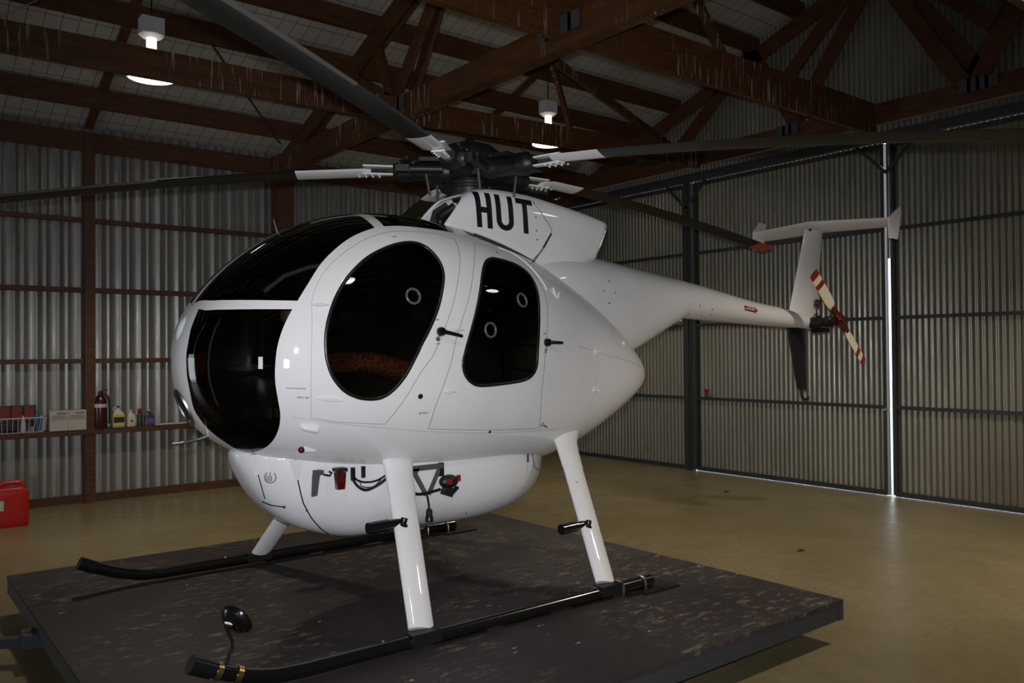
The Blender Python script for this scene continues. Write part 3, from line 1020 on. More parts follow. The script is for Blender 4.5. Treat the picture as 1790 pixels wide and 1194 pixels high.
# white scoop and red position light, each side
for side in (1, -1):
    P_, N_ = S1(0.2532, -0.631)
    P_.y *= side
    N_.y *= side
    ax = Vector((1, 0, -.03))
    ax = (ax - N_ * ax.dot(N_)).normalized()
    bz = ax.cross(N_).normalized()
    rings = []
    for u_ in (0, .05, .15, .3, .5, .75, .96, 1.0):
        k_ = math.sqrt(max(1 - (1 - min(u_ / .5, 1)) ** 2, .004))
        if u_ == 1.0: k_ *= .86
        rings.append([P_ + ax * ((u_ - .5) * .115) + bz * .026 * k_ * math.cos(a) * 1.0 + N_ * (.030 * k_ * math.sin(a) - .002) for a in np.linspace(0, PI, 12)])
    MB().loft(rings).build('vent_scoop', white, HELI)
    P_, N_ = S1(0.2562, -0.919)
    P_.y *= side
    N_.y *= side
    ax = Vector((1, 0, 0))
    ax = (ax - N_ * ax.dot(N_)).normalized()
    bz = ax.cross(N_).normalized()
    rings = []
    for u_ in np.linspace(0, 1, 9):
        r_ = .020 * (1 - u_) ** .7 + .0012
        rings.append([P_ + ax * (u_ * .085) + bz * r_ * math.cos(a) + N_ * (r_ * 1.25 * math.sin(a)) for a in np.linspace(-.2, PI + .2, 12)])
    nl = MB().loft(rings).build('position_light', white, HELI)
    MB().ball(P_ + N_ * .010 - ax * .006, .021, 16, 10, (1.1, 1, 1)).build('light_lens', red_lens if side == 1 else mat('green_lens', (.01, .1, .04), .15), nl)

# nose: landing lights, pitot probe, small aerials
for (z_, r_, mm, nm_) in ((2.085, .062, lamp_glass, 'landing_light'), (1.60, .075, lamp_glass, 'landing_light')):
    tt_ = np.linspace(.001, .3, 600)
    vv_ = PI / 2 if z_ > 1.9 else -PI / 2
    Pc = surf(QB, tt_, np.full(600, vv_))
    i_ = int(np.abs(Pc[:, 2] - z_).argmin())
    P_, N_ = S1(tt_[i_], vv_)
    sd = Vector((0, 1, 0))
    lg = N_.cross(sd)
    rings = []
    if z_ > 1.9:
        for k_ in (1.0, .96, .8, .5, .02):
            rings.append([P_ - N_ * .006 + sd * r_ * k_ * math.cos(a) + lg * r_ * 1.35 * k_ * math.sin(a) + N_ * .022 * (1 - k_ * k_) for a in np.linspace(0, 2 * PI, 28, endpoint=False)])
        MB().loft(rings, True, False, True).build(nm_, mm, HELI)
    else:
        f2 = MB()
        for k_, h_ in ((1.12, .0), (1.08, .010), (.98, .010), (.93, .002), (.02, .001)):
            rings.append([P_ + sd * r_ * k_ * math.cos(a) + lg * r_ * 1.5 * k_ * math.sin(a) + N_ * h_ for a in np.linspace(0, 2 * PI, 28, endpoint=False)])
        ob = f2.loft(rings[:4], True, False, False).build(nm_, steel, HELI)
        MB().loft(rings[3:], True, False, True).build('light_lens', glass_mat('lamp_lens_dark', (.1, .1, .1)), ob)
MB().tube([(-1.975, 0, 1.420), (-2.03, 0, 1.405), (-2.14, 0, 1.388), (-2.19, 0, 1.386)], [.011, .010, .009, .008], 10).build('pitot_probe', steel, HELI)
MB().tube([(-1.98, -.03, 1.425), (-2.02, -.05, 1.52)], .004, 6).build('nose_yaw_string_post', steel, HELI)
MB().tube([(-1.525, 0, 2.69), (-1.555, 0, 2.79)], [.007, .004], 8).lathe([(0, 0), (.016, 0), (.012, .012), (0, .014)], (-1.52, 0, 2.695), (-.35, 0, 1), 10).build('whip_aerial', grey_paint, HELI)

# red blanking cover in the exhaust
P_, N_ = S1(.985, 0)
MB().lathe([(0, -.02), (.115, -.02), (.12, 0), (.115, .018), (.06, .03), (0, .033)], (1.79, 0, 1.675), (1, 0, -.12), 28).build('exhaust_cover', red_paint, HELI)

# ---------------- cabin interior
fl_ = MB()
fl_.add([(x_, sg * .82 * float(np.interp(x_, [-1.6, -1.2, -.6, 0], [.32, .44, .50, .48])), 1.33) for sg in (1, -1) for x_ in ((-1.6, -1.2, -.6, 0) if sg > 0 else (0, -.6, -1.2, -1.6))], [tuple(range(8))])
fl_.build('cabin_floor', interior, HELI, smooth=False)
bk_ = [Vector((p[0], p[1] * .95, 1.9 + (p[2] - 1.9) * .95)) for p in surf(QB, np.full(48, .425), np.linspace(-PI, PI, 49)[:-1])]
MB().loft([bk_, [p + Vector((.02, 0, 0)) for p in bk_]]).build('cabin_bulkhead', interior, HELI)
for sy in (-.33, .33):
    st = MB()
    rings = []
    for x_, z_, hw, th in ((-1.27, 1.88, .20, .03), (-1.22, 1.915, .23, .06), (-1.1, 1.91, .24, .07), (-.9, 1.86, .24, .08), (-.72, 1.81, .23, .08)):
        rings.append([Vector((x_, sy + hw * math.copysign(abs(math.cos(a)) ** .5, math.cos(a)), z_ - .05 + th * math.copysign(abs(math.sin(a)) ** .7, math.sin(a)))) for a in np.linspace(0, 2 * PI, 20, endpoint=False)])
    st.loft(rings)
    s_ = st.build('pilot_seat', orange_cloth, HELI)
    MB().box((-.95, sy * .9, 1.62), (.5, .36, .40)).build('seat_pan', interior, s_)
    MB().beam((-.66, sy, 1.84), (-.46, sy, 2.45), .42, .10, (0, 1, 0)).build('seat_back', interior, s_)
    MB().tube([(-1.22, sy, 1.3), (-1.36, sy, 1.5), (-1.33, sy, 1.80), (-1.36, sy, 1.93)], [.013, .013, .014, .02], 10).build('cyclic_stick', black_satin, HELI)
    for dy in (-.06, .06):
        MB().tube([(-1.50, sy * .6 + dy, 1.36), (-1.58, sy * .6 + dy, 1.52)], .008, 8).box((-1.585, sy * .6 + dy, 1.55), (.02, .08, .06)).build('rudder_pedal', steel, HELI)
pan = MB().box((-1.72, .02, 1.72), (.14, .62, .24), (0, -.25, 0)).box((-1.66, .02, 1.48), (.12, .2, .30)).build('instrument_panel', black_satin, HELI)
for j in range(5):
    for z_ in (1.68, 1.78):
        MB().lathe([(0, 0), (.035, 0), (.038, .008), (.034, .010), (0, .006)], (-1.63 + (z_ - 1.72) * .25, -.22 + j * .12, z_), (1, 0, .25), 18).build('dial', grey_paint, pan)
MB().lathe([(.03, 0), (.055, 0), (.058, .012), (.05, .016), (.03, .008)], (-1.60, -.36, 2.15), (-.4, -.9, .1), 24).build('cabin_vent', mat('vent_amber', (.2, .14, .07), .4), HELI)
MB().tube([(-1.72, -.25, 2.30), (-1.60, -.27, 2.40), (-1.45, -.29, 2.46), (-1.3, -.31, 2.49), (-1.1, -.33, 2.50)], .014, 10).build('door_frame_tube', mat('grey_tube', (.35, .35, .34), .5), HELI)
hs = MB().ball((-1.36, -.42, 2.12), .055, 12, 8, (1, .6, 1.2)).ball((-1.36, -.30, 2.12), .05, 12, 8, (1, .6, 1.2)).tube([(-1.36, -.43, 2.14), (-1.36, -.42, 2.24), (-1.36, -.36, 2.28), (-1.36, -.30, 2.24), (-1.36, -.29, 2.14)], .012, 8)
hs.build('headset', black_satin, HELI)

# ---------------- belly tank
mb = MB()
tt_ = np.linspace(.004, .996, 90)
vv_ = np.linspace(-PI, PI, 97)[:-1]
G = surf(QT, tt_[:, None], vv_[None, :])
mb.loft([list(map(Vector, r_)) for r_ in G])
tank = mb.build('belly_tank', white, HELI, angle=75)


def tk(t, v, off=0):
    return S1(t, v, off, QT)


cord = MB()
cord.tube([tk(.224, -.037, .004)[0], tk(.232, -.215, .004)[0], tk(.240, -.40, .004)[0], tk(.248, -.552, .004)[0], tk(.271, -.814, .004)[0], tk(.298, -1.05, .004)[0], tk(.325, -1.266, .004)[0]], .004, 6)
cord.build('tank_cord', rubber, tank)
MB().tube([tk(.112, -.10, .004)[0], tk(.13, -.3, .004)[0], tk(.145, -.62, .004)[0], tk(.165, -.98, .004)[0]], .003, 6).build('tank_cord', rubber, tank)
MB().tube([tk(.165, -1.2, .006)[0], tk(.185, -1.0, .006)[0], tk(.21, -.80, .006)[0]], .004, 6).ball(tk(.21, -.80, .006)[0], .009, 8, 6).build('tank_strap', rubber, tank)
for (t_, v_) in ((.399, -.772), (.581, -.856), (.258, -.68)):
    P_, N_ = tk(t_, v_)
    MB().lathe([(0, 0), (.008, 0), (.007, .004), (0, .005)], P_, N_, 10).build('tank_screw', grey_paint, tank)
# gussets where the front hatch meets the belly
for (t_, v_) in ((.228, -.09), (.13, -.12)):
    P_, N_ = tk(t_, v_)
    MB().prism([(-.05, .07), (.05, .07), (.012, -.05), (-.012, -.06)], lambda p, P_=P_, N_=N_: P_ + Vector((p[0], 0, p[1])) + N_ * .002, N_ * .012).build('tank_gusset', white, tank)
# round emblem: ring and bars
em = MB()
P_, N_ = tk(.166, -.268)
ex = Vector((1, 0, 0))
ex = (ex - N_ * ex.dot(N_)).normalized()
ey = N_.cross(ex)
if ey.z < 0: ey = -ey


def emp(a, b):
    p = P_ + ex * a + ey * b
    return p + N_ * .009


for k_ in range(40):
    a0, a1 = [math.radians(125 + (415 - 125) * j / 40) for j in (k_, k_ + 1)]
    ro, ri = .037, .031
    em.add([emp(ro * math.cos(a0), ro * math.sin(a0)), emp(ro * math.cos(a1), ro * math.sin(a1)), emp(ri * math.cos(a1), ri * math.sin(a1)), emp(ri * math.cos(a0), ri * math.sin(a0))], [(0, 1, 2, 3)])
for (a, b0, b1) in ((-.022, -.022, .010), (-.012, -.026, .012), (-.002, -.028, .034), (.008, -.024, .012)):
    em.add([emp(a - .0025, b0), emp(a + .0025, b0), emp(a + .0025, b1), emp(a - .0025, b1)], [(0, 1, 2, 3)])
em.build('tank_emblem', mat('grey_emblem', (.12, .12, .13), .5), tank, smooth=False)

# ---------------- things hanging under the belly on the port side
vn = MB().prism([(-.016, 0), (.030, 0), (.012, -.125), (-.022, -.13)], lambda p: (-1.495 + p[0], -.475, 1.19 + p[1]), (0, .012, 0)).box((-1.47, -.46, 1.2), (.05, .05, .025)).build('vent_fin', grey_paint, HELI)
MB().tube([(-1.44, -.47, 1.185), (-1.40, -.475, 1.175), (-1.385, -.47, 1.19), (-1.40, -.46, 1.2)], .006, 8).build('tie_ring', black_satin, HELI)
bl = MB().box((-1.33, -.47, 1.205), (.07, .07, .02)).build('beacon_light', black_satin, HELI)
MB().loft([[Vector((-1.33 + a * s_, -.47 + b * s_ * .8, z_)) for a, b in ((-.030, -.030), (.030, -.030), (.030, .030), (-.030, .030))] for z_, s_ in ((1.19, 1), (1.09, .82), (1.085, .7))]).build('light_lens', red_lens, bl)
cb = MB()
cb.tube(catmull([(-1.25, -.47, 1.20), (-1.235, -.475, 1.12), (-1.17, -.49, 1.065), (-1.08, -.50, 1.09), (-.98, -.50, 1.15)], 6), .009, 8)
cb.tube(catmull([(-1.25, -.48, 1.16), (-1.20, -.49, 1.12), (-1.10, -.50, 1.115), (-1.0, -.51, 1.16)], 6), .006, 8)
cb.tube(catmull([(-1.20, -.48, 1.13), (-1.19, -.49, 1.09), (-1.12, -.50, 1.08), (-1.06, -.50, 1.12)], 6), .003, 6)
cb.box((-1.245, -.475, 1.17), (.022, .022, .08)).box((-1.17, -.47, 1.175), (.02, .02, .07))
cb.build('hydraulic_hose', rubber, HELI)
# V bracket and connector
vb = MB()
zt, zb_ = 1.165, .985
vb.box((-.715, -.50, zt), (.25, .012, .035))
vb.beam((-.83, -.50, zt), (-.725, -.50, zb_), .010, .03, (1, 0, 0)).beam((-.61, -.50, zt), (-.705, -.50, zb_), .010, .028, (1, 0, 0))
vb.prism([(-.12, .0), (-.06, 0), (-.09, -.055)], lambda p: (-.715 + p[0], -.506, zt + p[1]), (0, .010, 0))
vb.build('hook_bracket', grey_paint, HELI)
MB().tube(catmull([(-.86, -.50, 1.02), (-.78, -.50, .995), (-.71, -.51, 1.0), (-.62, -.51, 1.01)], 5), .010, 8).tube([(-.725, -.51, .99), (-.712, -.51, .93), (-.708, -.51, .89)], .007, 8).build('hook_cable', rubber, HELI)
MB().lathe([(.012, 0), (.020, -.01), (.022, -.05), (.026, -.055), (.026, -.085), (0, -.09)], (-.708, -.51, .895), (0, 0, 1), 14).build('cable_plug', rubber, HELI)
hk = MB().ball((-.545, -.50, 1.055), .062, 14, 10, (1.2, .7, .75)).box((-.60, -.49, 1.14), (.03, .03, .09)).box((-.555, -.50, .99), (.07, .05, .06), (0, .35, 0)).beam((-.53, -.50, .965), (-.475, -.50, 1.01), .03, .016).build('cargo_hook', black_satin, HELI)
MB().box((-.57, -.545, 1.06), (.04, .01, .035), (0, .3, 0)).box((-.485, -.53, 1.075), (.02, .02, .04)).build('hook_label', red_paint, hk)
MB().tube(catmull([(.27, -.40, 1.17), (.275, -.41, 1.11), (.30, -.42, 1.05), (.40, -.60, 1.0), (.445, -.70, .97)], 5), .004, 6).box((.235, -.39, 1.14), (.012, .012, .07)).build('earth_wire', grey_paint, HELI)

# ---------------- doghouse (engine air cowl)
DB = [(-.40, 2.82), (-.1, 2.78), (.2, 2.70), (.45, 2.60), (.7, 2.60), (.95, 2.63), (1.13, 2.68)]
DT = [(-.18, 3.085), (-.04, 3.145), (.2, 3.165), (.48, 3.15), (.78, 3.112), (1.07, 3.07), (1.33, 3.02)]
DW = [.235, .25, .255, .25, .24, .225, .205]


def dog(s, a):
    """s 0..1 along, a 0 (port foot) .. pi (starboard foot)"""
    k_ = np.array([s])
    bx, bz = [float(spl([p[i] for p in DB], k_)[0]) for i in (0, 1)]
    tx, tz = [float(spl([p[i] for p in DT], k_)[0]) for i in (0, 1)]
    w_ = float(spl(DW, k_)[0])
    n = 5.2 + 1.6 * s
    h = max(math.sin(a), 0) ** (2 / n)
    y = -w_ * math.copysign(abs(math.cos(a)) ** (2 / n), math.cos(a)) * (1 - .11 * h)
    return Vector((bx + (tx - bx) * h, y, bz + (tz - bz) * h))


mb = MB()
aa = [.0 + PI * (.5 - .5 * math.cos(PI * j / 56)) for j in range(57)]
outer = [[dog(i / 36, a) for a in aa] for i in range(37)]
mb.loft(outer, close=False)
dg = mb.build('engine_cowl', white, HELI, angle=60)
so = dg.modifiers.new('thickness', 'SOLIDIFY')
so.thickness = .012
so.offset = -1


def dog_at(x, z):
    """port side point of the cowl skin at X, Z"""
    def at_s(s):
        k_ = np.array([s])
        bx, bz, tx, tz = [float(spl([p[i] for p in L_], k_)[0]) for L_ in (DB, DT) for i in (0, 1)]
        h = (z - bz) / (tz - bz)
        return h, bx + (tx - bx) * h
    lo, hi = 0.0, 1.0
    for it in range(40):
        m_ = (lo + hi) / 2
        if at_s(m_)[1] < x: lo = m_
        else: hi = m_
    h = min(max(at_s(lo)[0], .002), .995)
    al = math.asin(h ** ((5.2 + 1.6 * lo) / 2))
    p = dog(lo, al)
    e = 1e-3
    n_ = (dog(min(lo + e, 1), al) - dog(max(lo - e, 0), al)).cross(dog(lo, al + e) - dog(lo, max(al - e, 1e-5))).normalized()
    if n_.y > 0: n_ = -n_
    return p + n_ * .003


def letter(name, poly, holes=()):
    """flat painted letter wrapped on the cowl side, poly in X/Z"""
    poly = [(a_[0] + (b_[0] - a_[0]) * k_ / 8, a_[1] + (b_[1] - a_[1]) * k_ / 8) for a_, b_ in zip(poly, poly[1:] + poly[:1]) for k_ in range(8)]
    vs = [Vector(p) for p in poly]
    ed = [(i, (i + 1) % len(vs)) for i in range(len(vs))]
    xs, zs = [p[0] for p in poly], [p[1] for p in poly]
    for i in range(1, 6):
        for j in range(1, 12):
            vs.append(Vector((min(xs) + (max(xs) - min(xs)) * i / 6 + 1e-4 * j, min(zs) + (max(zs) - min(zs)) * j / 12 + 1e-4 * i)))
    v2, e2, f2, *_q = delaunay_2d_cdt(vs, ed, [], 0, 1e-6)
    pl = np.array(poly)
    f2 = [f_ for f_ in f2 if inside(np.array([[sum(v2[i][0] for i in f_) / len(f_), sum(v2[i][1] for i in f_) / len(f_)]]), pl)[0]]
    MB().add([dog_at(p[0], p[1]) for p in v2], f2).build(name, decal, dg, smooth=False)


LT, LB = 3.108, 2.838
x0 = -.108


def sh(p):                                   # letters lean with the cowl
    return (p[0], LT - (LT - LB) * (1 - p[1]) )


H = [(-.108, 0), (-.062, 0), (-.062, .42), (-.014, .42), (-.014, 0), (.034, 0), (.034, 1), (-.014, 1), (-.014, .58), (-.062, .58), (-.062, 1), (-.108, 1)]
U = [(.072, 1), (.072, .2)]
ux, uw, ub = .072, .166, .2
U = [(ux, 1.0)] + [(ux + uw / 2 - uw / 2 * math.cos(a), .27 - .27 * math.sin(a)) for a in np.linspace(0, PI, 14)] + [(ux + uw, 1.0), (ux + uw - .048, 1.0)] + [(ux + uw / 2 + (uw / 2 - .048) * math.cos(a), .27 - .115 * math.sin(a)) for a in np.linspace(0, PI, 10)] + [(ux + .048, 1.0)]
T3 = [(.272, 1), (.272, .84), (.332, .84), (.332, 0), (.382, 0), (.382, .84), (.442, .84), (.442, 1)]
for nm_, pl in (('registration_letter', H), ('registration_letter', U), ('registration_letter', T3)):
    letter(nm_, [(a, LB + (LT - LB) * b - .012 * (a + .1) / .5) for a, b in pl])
# seam and stay on the cowl
sm = MB()
sm.tube([dog_at(.46, 3.09), dog_at(.55, 2.98), dog_at(.632, 2.882), dog_at(.585, 2.80), dog_at(.5, 2.70), dog_at(.41, 2.625)], .0025, 6)
sm.build('cowl_seam', grey_paint, dg)
MB().tube([dog_at(.60, 2.845) - Vector((0, .02, 0)), dog_at(.50, 2.72) - Vector((0, .025, 0))], .010, 8).tube([dog_at(.50, 2.72) - Vector((0, .025, 0)), dog_at(.41, 2.62) - Vector((0, .02, 0))], .006, 8).build('cowl_stay', steel, dg)
for (x_, z_) in ((.467, 3.08), (.466, 2.965), (.463, 2.86), (.467, 2.79)):
    p = dog_at(x_, z_)
    MB().lathe([(0, 0), (.007, 0), (.006, .003), (0, .004)], p, (0, -1, 0), 8).build('cowl_screw', grey_paint, dg)
# grille slats
sl = MB()
for j in range(7):
    a0 = 1.10 + j * .045
    sweep_on_skin(sl, path2([(.49 + j * .004, a0), (.53, a0 - .03), (.565, a0 + .0), (.598, a0 + .10)]), .004, .006, 1, False)
sl.build('grille_slat', dark_steel, gr)

# ---------------- boom fairing, boom, fins
def ell(x, zt_, zb_, w_, n=2.2, m=28):
    zc, h = (zt_ + zb_) / 2, (zt_ - zb_) / 2
    return [Vector((x, w_ * math.copysign(abs(math.cos(a)) ** (2 / n), math.cos(a)), zc + h * math.copysign(abs(math.sin(a)) ** (2 / n), math.sin(a)))) for a in np.linspace(0, 2 * PI, m, endpoint=False)]


def splrings(tab, n):
    K = np.array(tab)
    out = []
    for s in np.linspace(0, 1, n):
        r_ = [float(spl(K[:, c_], np.array([s]))[0]) for c_ in range(K.shape[1])]
        out.append(r_)
    return out


fa = [(.30, 2.66, 1.95, .33), (.65, 2.735, 1.85, .33), (1.0, 2.745, 1.78, .30), (1.35, 2.715, 1.80, .26), (1.75, 2.665, 1.915, .22), (2.1, 2.622, 2.068, .195), (2.42, 2.586, 2.215, .182)]


def fair(x, zt_, zb_, w_, m=36):
    """round on top, keel-like below"""
    zm = zt_ - w_ * 1.0
    pts = []
    for a in np.linspace(0, 2 * PI, m, endpoint=False):
        c_, s_ = math.cos(a), math.sin(a)
        if s_ >= 0:
            pts.append(Vector((x, w_ * c_, zm + (zt_ - zm) * s_)))
        else:
            k_ = abs(s_)
            pts.append(Vector((x, w_ * math.copysign(abs(c_) ** 1.15, c_), zm - (zm - zb_) * k_)))
    return pts


MB().loft([fair(*r_) for r_ in splrings(fa, 26)]).build('boom_fairing', white, HELI, angle=60)
bo = [(2.30, 2.600, 2.235, .180), (2.75, 2.542, 2.213, .163), (3.2, 2.472, 2.195, .138), (3.65, 2.412, 2.178, .117), (4.1, 2.368, 2.162, .103), (4.42, 2.322, 2.153, .086), (4.72, 2.268, 2.146, .062)]
boom = MB().loft([ell(*r_, 2.0, 32) for r_ in splrings(bo, 26)]).build('tail_boom', white, HELI, angle=60)
MB().tube([(4.70, 0, 2.207), (4.745, 0, 2.205)], [.064, .055], 20).build('boom_end_cap', grey_paint, boom)
dm = MB()
dx0, dx1, dz = 3.245, 3.43, 2.345


def boom_side(x, z):
    k_ = np.interp(x, [b[0] for b in bo], range(7)) / 6
    zt_, zb_, w_ = [float(spl([b[i] for b in bo], np.array([k_]))[0]) for i in (1, 2, 3)]
    zc, h = (zt_ + zb_) / 2, (zt_ - zb_) / 2
    return Vector((x, -w_ * math.sqrt(max(1 - ((z - zc) / h) ** 2, 0)) - .003, z))


pl = [(dx0, .024), (dx1, .024), (dx1, .036), (dx1 + .05, 0), (dx1, -.036), (dx1, -.024), (dx0, -.024)]
dm.add([boom_side(a, 2.342 + b - .10 * (a - dx0)) for a, b in pl], [tuple(range(len(pl)))])
dmo = dm.build('danger_arrow', red_paint, boom, smooth=False)


def text(name, body, size, P_, N_, xdir, m, parent, extr=.0006):
    cu = bpy.data.curves.new(name, 'FONT')
    cu.body = body
    cu.size = size
    cu.align_x = 'CENTER'
    cu.align_y = 'CENTER'
    cu.extrude = extr
    cu.materials.append(m)
    o = bpy.data.objects.new(name, cu)
    COL.objects.link(o)
    N_ = Vector(N_).normalized()
    xd = Vector(xdir)
    xd = (xd - N_ * xd.dot(N_)).normalized()
    yd = N_.cross(xd)
    P_ = Vector(P_) + N_ * .003
    o.matrix_basis = Matrix(((xd.x, yd.x, N_.x, P_.x), (xd.y, yd.y, N_.y, P_.y), (xd.z, yd.z, N_.z, P_.z), (0, 0, 0, 1)))
    bpy.context.view_layer.update()
    me = bpy.data.meshes.new_from_object(o.evaluated_get(bpy.context.evaluated_depsgraph_get()))
    mw = o.matrix_basis.copy()
    bpy.data.objects.remove(o, do_unlink=True)
    o = bpy.data.objects.new(name, me)
    COL.objects.link(o)
    o.matrix_basis = mw
    o.parent = parent
    o.matrix_parent_inverse = abs_matrix(parent).inverted()
    return o


bp = boom_side(3.335, 2.334)
text('danger_lettering', 'DANGER', .042, bp, (0, -1, .3), (1, 0, -.10), white, dmo)
for (t_, v_, s_, sz) in ((0.2289, -0.252, 'FIRE EXTINGUISHER', .0125), (0.2391, -0.331, 'FIRST AID', .0155), (0.3849, -0.426, '28 VOLT', .018), (0.3970, 0.149, 'OPEN', .012), (0.3965, 0.022, 'LOCK', .012), (0.5567, 0.148, 'OPEN', .012), (0.5567, 0.024, 'LOCK', .012), (0.3669, 0.821, 'EXIT', .014), (0.5079, 0.859, 'EXIT', .014)):
    P_, N_ = S1(t_, v_)
    dpar = HELI
    text('placard_lettering', s_, sz, P_, N_, (1, 0, .03), decal, dpar)
# small screws on the boom
for (x_, z_) in ((1.22, 2.50), (1.15, 2.42), (1.30, 2.41), (1.22, 2.32)):
    k_ = np.interp(x_, [f_[0] for f_ in fa], range(7)) / 6
    w_ = float(spl([f_[3] for f_ in fa], np.array([k_]))[0])
    MB().lathe([(0, 0), (.008, 0), (.007, .003), (0, .004)], (x_, -w_ * .985, z_), (0, -1, 0), 8).build('boom_screw', grey_paint, boom)
for (x_, z_) in ((2.40, 2.36), (2.52, 2.34), (2.72, 2.31), (2.32, 2.28), (2.44, 2.26), (2.62, 2.25), (2.75, 2.26)):
    MB().lathe([(0, 0), (.007, 0), (.006, .003), (0, .004)], boom_side(max(x_, 2.31), z_), (0, -1, 0), 8).build('boom_screw', grey_paint, boom)
MB().box((2.36, -.02, 2.215), (.05, .07, .035)).build('boom_tie_down', white, boom)


def foil(P_le, P_te, th, nrm, m=18):
    """thin aerofoil ring between leading and trailing edge, thickness th along nrm"""
    a, b, n_ = Vector(P_le), Vector(P_te), Vector(nrm)
    out = []
    for i in range(m):
        u_ = 2 * PI * i / m
        x_ = (1 - math.cos(u_)) / 2
        t_ = th / 2 * 2.1 * math.sqrt(max(x_, 0)) * (1 - x_) ** .75
        out.append(a + (b - a) * x_ + n_ * (t_ if u_ < PI else -t_))
    return out


fin = MB().loft([foil((4.208 + .337 * k_, 0, 2.30 + .95 * k_), (4.728 + .165 * k_, 0, 2.26 + 1.0 * k_), .075 - .02 * k_, (0, 1, 0)) for k_ in (0, .25, .5, .75, 1)]).build('upper_fin', white, HELI, angle=50)
MB().lathe([(0, 0), (.018, 0), (.018, .02), (0, .02)], (4.60, -.03, 3.235), (0, 0, 1), 10).build('fin_fitting', black_satin, fin)
vf = MB().loft([foil((4.172 + .179 * k_, 0, 2.20 - .70 * k_), (4.532 + .018 * k_, 0, 2.19 - .715 * k_), .06 - .02 * k_, (0, 1, 0)) for k_ in (0, .33, .66, 1)]).build('ventral_fin', black_satin, HELI, angle=50)
MB().tube(catmull([(4.43, 0, 1.50), (4.44, 0, 1.43), (4.465, 0, 1.39), (4.53, 0, 1.375), (4.575, 0, 1.40)], 5), .014, 10).build('tail_skid', black_satin, vf)
st = MB().loft([foil(a, b, .042, (0, 0, 1)) for a, b in (((4.775, -.825, 3.292), (5.03, -.825, 3.225)), ((4.70, -.42, 3.318), (4.98, -.42, 3.237)), ((4.615, 0, 3.342), (4.94, 0, 3.245)), ((4.70, .42, 3.338), (4.96, .42, 3.24)), ((4.77, .825, 3.33), (4.99, .825, 3.24)))]).build('stabiliser', white, HELI, angle=50)
MB().prism([(4.775, 3.30), (5.02, 3.435), (5.04, 3.37), (4.958, 3.08), (4.787, 3.085)], lambda p: (p[0], -.815, p[1]), (0, -.018, 0)).build('end_plate', white, st, smooth=False)
MB().prism([(4.765, 3.345), (4.885, 3.46), (5.012, 3.45), (4.975, 3.235), (4.905, 3.12), (4.75, 3.125)], lambda p: (p[0], .815, p[1]), (0, .018, 0)).build('end_plate', white, st, smooth=False)
MB().beam((4.70, -.035, 2.44), (4.70, -.05, 2.42), .06, .08).box((4.70, -.04, 2.435), (.055, .02, .085)).build('tail_marker_light', red_lens, fin)
MB().tube([(4.66, -.02, 2.30), (4.74, -.02, 2.325)], .006, 6).build('fin_aerial', black_satin, fin)

# tail rotor
gb = MB().lathe([(0, 0), (.065, 0), (.07, .06), (.05, .10), (.045, .16), (.058, .17), (.058, .24), (.042, .25), (.042, .33), (0, .34)], (4.555, -.06, 2.212), (0, -1, .05), 20).tube([(4.60, -.05, 2.13), (4.57, -.25, 2.135)], [.028, .022], 12).box((4.56, -.14, 2.28), (.03, .03, .03)).build('tail_gearbox', black_satin, HELI)
hubT = Vector((4.50, -.42, 2.245))
dT = Vector((.50, 0, -.475)).normalized()
pT = Vector((-dT.z, 0, dT.x))
tr = MB().box(hubT, (.12, .06, .09), Matrix((dT, Vector((0, 1, 0)), dT.cross(Vector((0, 1, 0))))).transposed()).tube([hubT - dT * .19, hubT + dT * .19], .032, 14).tube([hubT + Vector((0, -.05, 0)), hubT + Vector((0, .06, 0))], .035, 14).build('tail_rotor_hub', red_lens, HELI)
for sg in (1, -1):
    q_ = (pT * .94 + Vector((0, .16 * sg, 0))).normalized()
    nrm = dT.cross(q_).normalized()

    def tb_ring(r_, ch):
        le = hubT + dT * sg * r_ + q_ * ch * .5
        te = hubT + dT * sg * r_ - q_ * ch * .5
        return foil(le, te, .022, nrm, 14)
    b_ = MB().loft([tb_ring(r_, c_) for r_, c_ in ((.15, .06), (.22, .115), (.30, .13), (.47, .13))]).build('tail_rotor_blade', cream, tr, angle=50)
    for (ra, rb, mm) in ((.47, .53, red_paint), (.53, .60, cream), (.60, .665, red_paint)):
        MB().loft([tb_ring(ra, .13), tb_ring(rb, .13)]).build('blade_band', mm, b_, angle=50)

